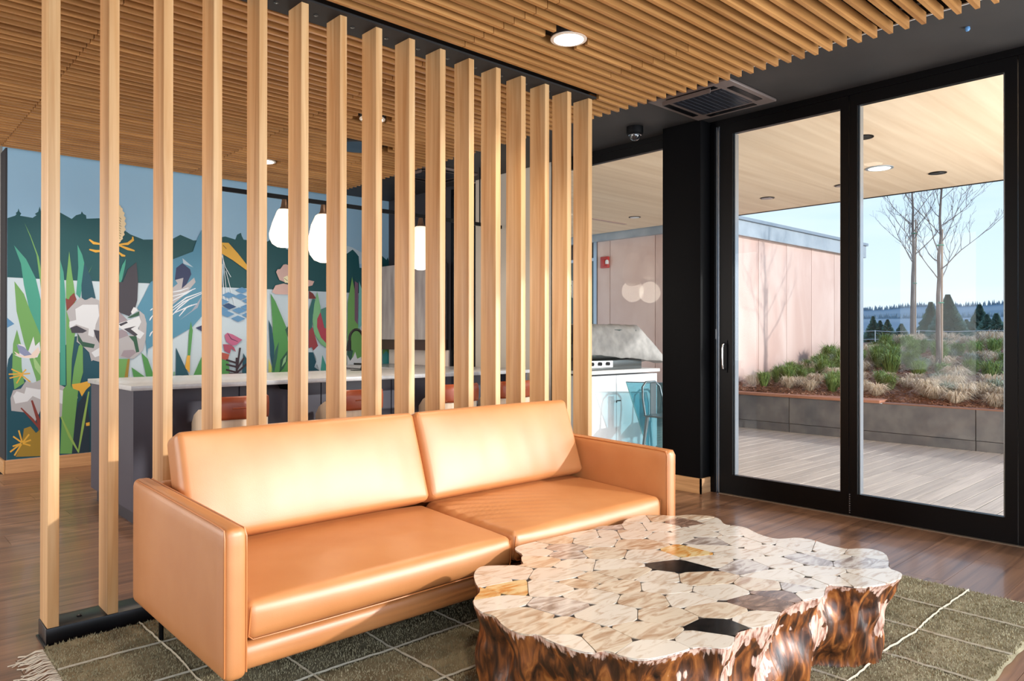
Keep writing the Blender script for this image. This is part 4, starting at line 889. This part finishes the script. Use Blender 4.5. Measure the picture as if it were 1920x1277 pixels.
# ------------------------------------------------------------------ sofa
def rbox(hx, hy, hz, r_, n=(14, 10, 8), bulge=None, wr_=0, seed=0):
    """rounded box mesh (centred) with optional crown; returns MB"""
    b = MB(); seen = {}
    def vid(p):
        k = tuple(round(c, 6) for c in p)
        if k not in seen:
            seen[k] = len(b.v); b.v.append(k)
        return seen[k]
    def lin_(h, m_):
        # denser towards the rounded edge
        k = max(3, m_ // 4); inner = h - r_
        a = [-h + r_ * (1 - math.cos(PI / 2 * i / k)) for i in range(k)] + [-inner + 2 * inner * i / m_ for i in range(m_ + 1)] + [inner + r_ * math.sin(PI / 2 * i / k) for i in range(1, k + 1)]
        return a
    gx_, gy_, gz_ = lin_(hx, n[0]), lin_(hy, n[1]), lin_(hz, n[2])
    for ax, (U_, V_, H_) in enumerate(((gy_, gz_, hx), (gz_, gx_, hy), (gx_, gy_, hz))):
        for sg in (-1, 1):
            for i in range(len(U_) - 1):
                for j in range(len(V_) - 1):
                    qs = []
                    for (u, v) in ((U_[i], V_[j]), (U_[i + 1], V_[j]), (U_[i + 1], V_[j + 1]), (U_[i], V_[j + 1])):
                        p = [0, 0, 0]; p[ax] = sg * H_; p[(ax + 1) % 3] = u; p[(ax + 2) % 3] = v; qs.append(vid(p))
                    b.f.append(tuple(qs if sg > 0 else qs[::-1]))
    out = []
    for p in b.v:
        q_ = [max(-(h - r_), min(h - r_, c)) for c, h in zip(p, (hx, hy, hz))]
        d = Vector(p) - Vector(q_)
        P = Vector(q_) + (d.normalized() * r_ if d.length > 1e-9 else Vector((0, 0, 0)))
        if bulge: P = bulge(P)
        if wr_:
            P += Vector((0, 0, 1)) * wr_ * (noise.noise(P * 7 + Vector((seed, 0, 0))) + .4 * noise.noise(P * 19 + Vector((seed, 3, 0))))
        out.append(tuple(P))
    b.v = out; return b
SX0, SX1, AT = .895, 3.345, .075
SYF, SYB = 2.30, 3.30
sofa = empty('sofa', (2.12, 2.8, 0), 'two seat tan leather sofa with slim arms and black legs before the posts', 'sofa')
OX, OY = 2.12, 2.8
def part(b, name, mt, cx_, cy_, cz_, parent=sofa, rx=0):
    o = b.build(name, mt, parent, True); o.location = (cx_ - OX, cy_ - OY, cz_); o.rotation_euler = (rx, 0, 0)
    return o
zb, zt = .165, .655
for sx, cx_ in ((-1, SX0 + AT / 2), (1, SX1 - AT / 2)):
    hy = (SYB - SYF) / 2; hz = (zt - zb) / 2
    def arm_b(P, hy=hy, hz=hz):
        P = P.copy()
        if P.z > 0: P.z += .022 * (P.y + hy) / (2 * hy) * (P.z / hz)
        P.x += .004 * (1 - (P.y / hy) ** 2) * (1 - (P.z / hz) ** 2) * (1 if P.x > 0 else -1)
        return P
    o = part(rbox(AT / 2, hy, hz, .026, (4, 16, 12), arm_b), 'arm', leather, cx_, (SYF + SYB) / 2, (zb + zt) / 2)
    for s2 in (-1, 1):
        x_ = s2 * (AT / 2 - .008)
        pth = [(x_ + s2 * .006, -hy + .010, -hz + .02)] + [(x_ + s2 * .006, -hy + .010, -hz + .02 + (2 * hz - .05) * k / 8) for k in range(1, 9)] + [(x_ + s2 * .003, -hy + .022, hz - .006), (x_, -hy + .06, hz - .004)] + \
              [(x_, -hy + .06 + (2 * hy - .1) * k / 8, hz - .004 + .022 * (.06 + (2 * hy - .1) * k / 8) / (2 * hy)) for k in range(1, 9)]
        so = MB().tube(pth, .0028, 6).build('piping', seam_m, o, True)
part(rbox(1.150, .035, .048, .034, (24, 2, 3)), 'front_rail', leather, OX, 2.408, .198)
MB().box((-1.15, -.36, .155), (1.15, .42, .245)).build('seat_deck', mat('deck_leather', (120, 70, 40), .5), sofa)
part(rbox(1.150, .04, .25, .035, (24, 2, 8)), 'back_frame', leather, OX, 3.245, .41)
def seat_bulge(hx, hy, hz):
    def f(P):
        P = P.copy(); u = max(0, 1 - (P.x / hx) ** 2); v = max(0, 1 - (P.y / hy) ** 2); w2 = max(0, 1 - (P.z / hz) ** 2)
        if P.y > 0: v = 1
        P.z += (.026 * (P.y + hy) / (2 * hy) + .024 * (u ** .55) * (v ** .5)) * (P.z + hz) / (2 * hz)
        P.y += (-1 if P.y < 0 else 1) * .016 * u ** .5 * w2
        P.x += (-1 if P.x < 0 else 1) * .008 * v ** .5 * w2
        return P
    return f
def wrinkle(b, fn_):
    b.v = [tuple(fn_(Vector(p))) for p in b.v]; return b
for k, (x0, x1, zf) in enumerate(((.985, 2.168, .0), (2.178, 3.265, .012))):
    hx, hy, hz = (x1 - x0) / 2, .335, .064
    b = rbox(hx, hy, hz, .03, (60, 34, 6), seat_bulge(hx, hy, hz), .0018, k * 5)
    if k == 1:
        def wf_(P):
            if P.z > .03:
                a = math.exp(-(((P.x + hx - .12) / .28) ** 2)) * math.exp(-(((P.y - .02) / .2) ** 2))
                P.z += .007 * a * math.sin((P.x * .55 + P.y * .9) * 95) - .006 * a
            return P
        b = wrinkle(b, wf_)
    o = part(b, 'seat_cushion', leather, (x0 + x1) / 2, 2.352 + hy - .01, .262 + hz + zf)
    loop = [(-hx + .012, -hy + .0, hz - .012), (-hx + .006, -hy + .006, -hz + .02), (-hx + .02, -hy + .004, -hz + .006)] + [(-hx + .02 + (2 * hx - .04) * i / 10, -hy - .002 - .007 * math.sin(PI * i / 10), -hz + .008) for i in range(1, 11)] + [(hx - .006, -hy + .006, -hz + .02), (hx - .012, -hy, hz - .012)]
    MB().tube(loop, .0025, 6).build('piping', seam_m, o, True)
for k, (x0, x1) in enumerate(((.985, 2.136), (2.142, 3.262))):
    hx, hz, hy = (x1 - x0) / 2, .225, .07
    def bb(P, hx=hx, hy=hy, hz=hz):
        P = P.copy(); u = max(0, 1 - (P.x / hx) ** 2); w2 = max(0, 1 - (P.z / hz) ** 2)
        P.y += (-1 if P.y < 0 else 1) * .034 * (u ** .5) * (w2 ** .5)
        P.z += (.004 if P.z > 0 else 0) * u
        return P
    b = rbox(hx, hy, hz, .032, (50, 6, 26), bb)
    b.v = [tuple(Vector(p) + Vector((0, .002 * noise.noise(Vector((p[0] * 9 + k * 7, p[2] * 2, 1))), 0))) for p in b.v]
    o = part(b, 'back_cushion', leather, (x0 + x1) / 2, 3.035, .655, rx=math.radians(-20))
    r4 = .025; y_ = -hy + .006
    P4 = [(-hx + r4, hz - .012), (hx - r4, hz - .012), (hx - .012, hz - r4), (hx - .012, -hz + r4), (hx - r4, -hz + .012), (-hx + r4, -hz + .012), (-hx + .012, -hz + r4), (-hx + .012, hz - r4)]
    lp = []
    for i in range(8):
        a, c = Vector(P4[i]), Vector(P4[(i + 1) % 8]); m_ = 8 if i % 2 == 0 else 2
        lp += [(*(a.lerp(c, t / m_)),) for t in range(m_)]
    MB().tube([(p[0], y_, p[1]) for p in lp], .0032, 6, True).build('piping', seam_m, o, True)
for x_, y_ in ((.972, 3.17), (.972, 2.46), (3.27, 3.17), (3.27, 2.46), (2.12, 2.46), (2.12, 3.17)):
    MB().tube([(x_ - OX, y_ - OY, .024), (x_ - OX, y_ - OY, .17)], .0095, 12).build('leg', black_metal, sofa, True)

# ------------------------------------------------------------------ petrified wood coffee table
TZ = .36
OUT = [(78,300),(60,330),(70,370),(95,395),(60,430),(62,460),(100,490),(150,500),(185,545),(240,572),(285,580),(330,578),(370,600),(430,625),(510,650),(570,655),(620,645),(690,672),(760,685),(840,675),(920,655),(990,632),(1050,632),(1110,640),(1150,625),(1160,570),(1210,555),(1270,545),(1320,535),(1345,485),(1400,450),(1460,430),(1530,425),(1535,390),(1545,370),(1600,372),(1680,382),(1760,372),(1830,355),(1862,335),(1850,318),(1800,303),(1803,270),(1790,240),(1740,222),(1680,218),(1630,222),(1590,215),(1540,203),(1490,185),(1420,173),(1370,178),(1330,180),(1280,168),(1240,152),(1200,130),(1150,124),(1110,118),(1095,95),(1050,82),(960,78),(900,85),(860,80),(790,78),(730,85),(690,105),(690,115),(640,125),(590,125),(560,140),(490,150),(430,165),(350,182),(300,195),(240,210),(232,225),(270,245),(258,265),(275,290),(180,290),(110,292)]
def T(u, v): p = at(860 + u / 2.2326, 930 + v / 2.2326, 2, TZ); return Vector((p.x, p.y))
out = [T(*p) for p in OUT]
area2 = sum(out[i].x * out[(i + 1) % len(out)].y - out[(i + 1) % len(out)].x * out[i].y for i in range(len(out)))
if area2 < 0: out = out[::-1]
def chaikin(P, f_=.25):
    R = []
    for i in range(len(P)):
        a, b = P[i], P[(i + 1) % len(P)]; R += [a.lerp(b, f_), a.lerp(b, 1 - f_)]
    return R
outs = chaikin(out)
cen = sum(out, Vector((0, 0))) / len(out)
TBX, TBY = 2.25, 1.6
tbl = empty('coffee_table', (TBX, TBY, 0), 'low coffee table, tree root burl base with a top of inlaid petrified wood slabs', 'coffee table')
SEED = {'w': [(760,95),(1060,100),(720,125),(830,125),(1060,135),(300,208),(330,235),(530,160),(640,160),(560,190),(700,160),(890,175),(500,285),(640,290),(800,250),(1000,150),(1150,145),(1060,215),(1180,190),(1290,180),(1170,240),(1300,225),(1420,210),(1060,270),(1330,280),(1550,220),(1550,255),(1700,235),(1365,330),(1500,320),(1760,335),(1560,350),(1665,350),(1450,360),(1100,400),(850,340),(190,320),(420,330),(110,355),(380,385),(560,415),(860,385),(950,430),(1480,410),(160,440),(620,495),(1260,520),(460,610),(830,640),(1040,600)],
        't': [(830,95),(1010,90),(400,185),(340,270),(760,200),(600,240),(1300,380),(1000,345),(700,320),(560,350),(520,360),(670,380),(790,430),(270,500),(880,505),(1080,480),(600,600),(440,550),(800,565)],
        'g': [(650,125),(440,218),(450,245),(1050,195),(1210,290),(1480,265),(1650,275),(1400,385),(420,460)],
        'a': [(960,232),(200,385),(90,410)], 'k': [(925,295),(1090,548)], 'b': [(930,108),(1260,440),(1340,410)]}
def stone_mat(n_, a, b, lo, hi):
    return mat(n_, a, .22, 0, .5, b, (7, 24, 7), 8, lo, hi, bump=.12, coat=.5, coatr=.08, dist=1.6, per=.06, extra=[((lo + hi) / 2, tuple((p + q_) // 2 for p, q_ in zip(a, b)))])
SM = {'w': stone_mat('stone_cream', (188, 164, 140), (222, 212, 198), .30, .50), 't': stone_mat('stone_tan', (172, 138, 108), (216, 200, 178), .32, .58),
      'g': stone_mat('stone_grey', (138, 120, 110), (208, 200, 192), .34, .60), 'a': stone_mat('stone_amber', (190, 120, 40), (214, 190, 140), .36, .58),
      'k': stone_mat('stone_black', (12, 11, 12), (46, 38, 34), .45, .8), 'b': stone_mat('stone_brown', (92, 66, 54), (166, 138, 120), .36, .66)}
def clip(P, n_, d):
    R = []
    for i in range(len(P)):
        a, b = P[i], P[(i + 1) % len(P)]; da, db = a.dot(n_) - d, b.dot(n_) - d
        if da <= 0: R.append(a)
        if (da < 0 < db) or (db < 0 < da): R.append(a.lerp(b, da / (da - db)))
    return R
seeds = [(T(*p), c) for c, L_ in SEED.items() for p in L_]
inner = [p + (cen - p).normalized() * .0015 for p in outs]
sR = math.atan2(RV.y, RV.x)
def stretch(p):   # long axis of the slabs runs across the table
    c, s_ = math.cos(sR), math.sin(sR); a = p.x * c + p.y * s_; b = -p.x * s_ + p.y * c
    return Vector((a * .82, b * 1.1))
for (s_, c) in seeds:
    cell = inner
    for (t_, c2) in seeds:
        if t_ is s_: continue
        if (t_ - s_).length > .7: continue
        # metric-weighted bisector
        A_, B_ = stretch(s_), stretch(t_); n2 = (B_ - A_)
        cc, ss = math.cos(sR), math.sin(sR); gx_, gy_ = n2.x * .82, n2.y * 1.1
        n_ = Vector((gx_ * cc - gy_ * ss, gx_ * ss + gy_ * cc)); d = (A_ + B_).dot(n2) / 2
        ln = n_.length; cell = clip(cell, n_ / ln, d / ln - .0012)
        if len(cell) < 3: break
    if len(cell) < 3: continue
    # drop duplicate points, then soften the corners
    cl = [p for i, p in enumerate(cell) if (p - cell[i - 1]).length > .002]
    if len(cl) < 3: continue
    ar = .5 * sum(cl[i].x * cl[(i + 1) % len(cl)].y - cl[(i + 1) % len(cl)].x * cl[i].y for i in range(len(cl)))
    if ar < .0004: continue
    cl = chaikin(cl, .15); cm = sum(cl, Vector((0, 0))) / len(cl)
    lab = {'k': 'black petrified wood slab', 'a': 'amber stained petrified wood slab'}.get(c)
    o = MB().prism([(p.x - cm.x, p.y - cm.y) for p in cl], -.006, 0).build('stone_slab', SM[c], tbl, loc=(cm.x - TBX, cm.y - TBY, TZ + random.uniform(-.0006, .0006)))
    o.rotation_euler = (random.uniform(-.002, .002), random.uniform(-.002, .002), 0)
    if lab: o['label'] = lab
MB().prism([(cen.x - TBX + (p.x - cen.x) * .985, cen.y - TBY + (p.y - cen.y) * .985) for p in outs], TZ - .0062, TZ - .003).build('joint_bed', grout_m, tbl)
# trunk: rings following the outline downwards
n0 = []
dense = chaikin(outs); dense = [dense[i].lerp(dense[(i + 1) % len(dense)], t) for i in range(len(dense)) for t in (0, .5)]
# resample evenly
per_ = [0]
for i in range(len(dense)): per_.append(per_[-1] + (dense[(i + 1) % len(dense)] - dense[i]).length)
NT = 620; ring = []; k = 0
for i in range(NT):
    s_ = per_[-1] * i / NT
    while per_[k + 1] < s_: k += 1
    f_ = (s_ - per_[k]) / max(1e-9, per_[k + 1] - per_[k]); ring.append(dense[k % len(dense)].lerp(dense[(k + 1) % len(dense)], f_))
rows = 40; tb = MB(); tb_w = []
sm2 = ring
def smooth_ring(R, it):
    for _ in range(it): R = [(R[i - 1] + R[i] * 2 + R[(i + 1) % len(R)]) / 4 for i in range(len(R))]
    return R
rings_by = [ring, smooth_ring(ring, 25), smooth_ring(ring, 90)]
for r_ in range(rows + 1):
    t = r_ / rows; z_ = (TZ - .002) * (1 - t) + .012 * t
    for i in range(NT):
        a, b_, c_ = rings_by[0][i], rings_by[1][i], rings_by[2][i]
        p = a.lerp(b_, min(1, t * 1.2)).lerp(c_, max(0, (t - .5)) * .7)
        tg = rings_by[1][(i + 2) % NT] - rings_by[1][i - 2]; nn = Vector((tg.y, -tg.x)).normalized()
        s_ = i / NT
        P3 = Vector((p.x * 5, p.y * 5, z_ * 4)); lob = noise.noise(P3) * .055 + noise.noise(P3 * 2.3 + Vector((4, 0, 0))) * .028
        fl = noise.noise(Vector((p.x * 60, p.y * 60, z_ * 7))) * .006 + noise.noise(Vector((p.x * 110, p.y * 110, z_ * 10))) * .003 + noise.noise(Vector((p.x * 24, p.y * 24, z_ * 9))) * .009
        off = (lob - .035 + .012 * math.sin(t * 3)) * min(1, t * 3.2) - .03 * t + fl * min(1, .35 + t * 4)
        q_ = p + nn * off; tb.v.append((q_.x - TBX, q_.y - TBY, z_ + (0 if r_ in (0, rows) else noise.noise(P3 * 3) * .006)))
for r_ in range(rows):
    for i in range(NT):
        j = (i + 1) % NT; tb.f.append((r_ * NT + i, (r_ + 1) * NT + i, (r_ + 1) * NT + j, r_ * NT + j))
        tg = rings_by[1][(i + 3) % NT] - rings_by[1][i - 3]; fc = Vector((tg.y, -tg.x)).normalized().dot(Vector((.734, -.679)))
        lim = 1.6 + 2.6 * noise.noise(Vector((i * .09, 0, 0))) + 2.2 * noise.noise(Vector((i * .5, 1, 0))) + 60 * max(0, fc - .25) * max(0, .35 + 1.5 * noise.noise(Vector((i * .045, 5, r_ * .1))) + .6 * noise.noise(Vector((i * .35, 2, r_ * .25))))  # facing term paints sunlit paleness beyond the bark rim
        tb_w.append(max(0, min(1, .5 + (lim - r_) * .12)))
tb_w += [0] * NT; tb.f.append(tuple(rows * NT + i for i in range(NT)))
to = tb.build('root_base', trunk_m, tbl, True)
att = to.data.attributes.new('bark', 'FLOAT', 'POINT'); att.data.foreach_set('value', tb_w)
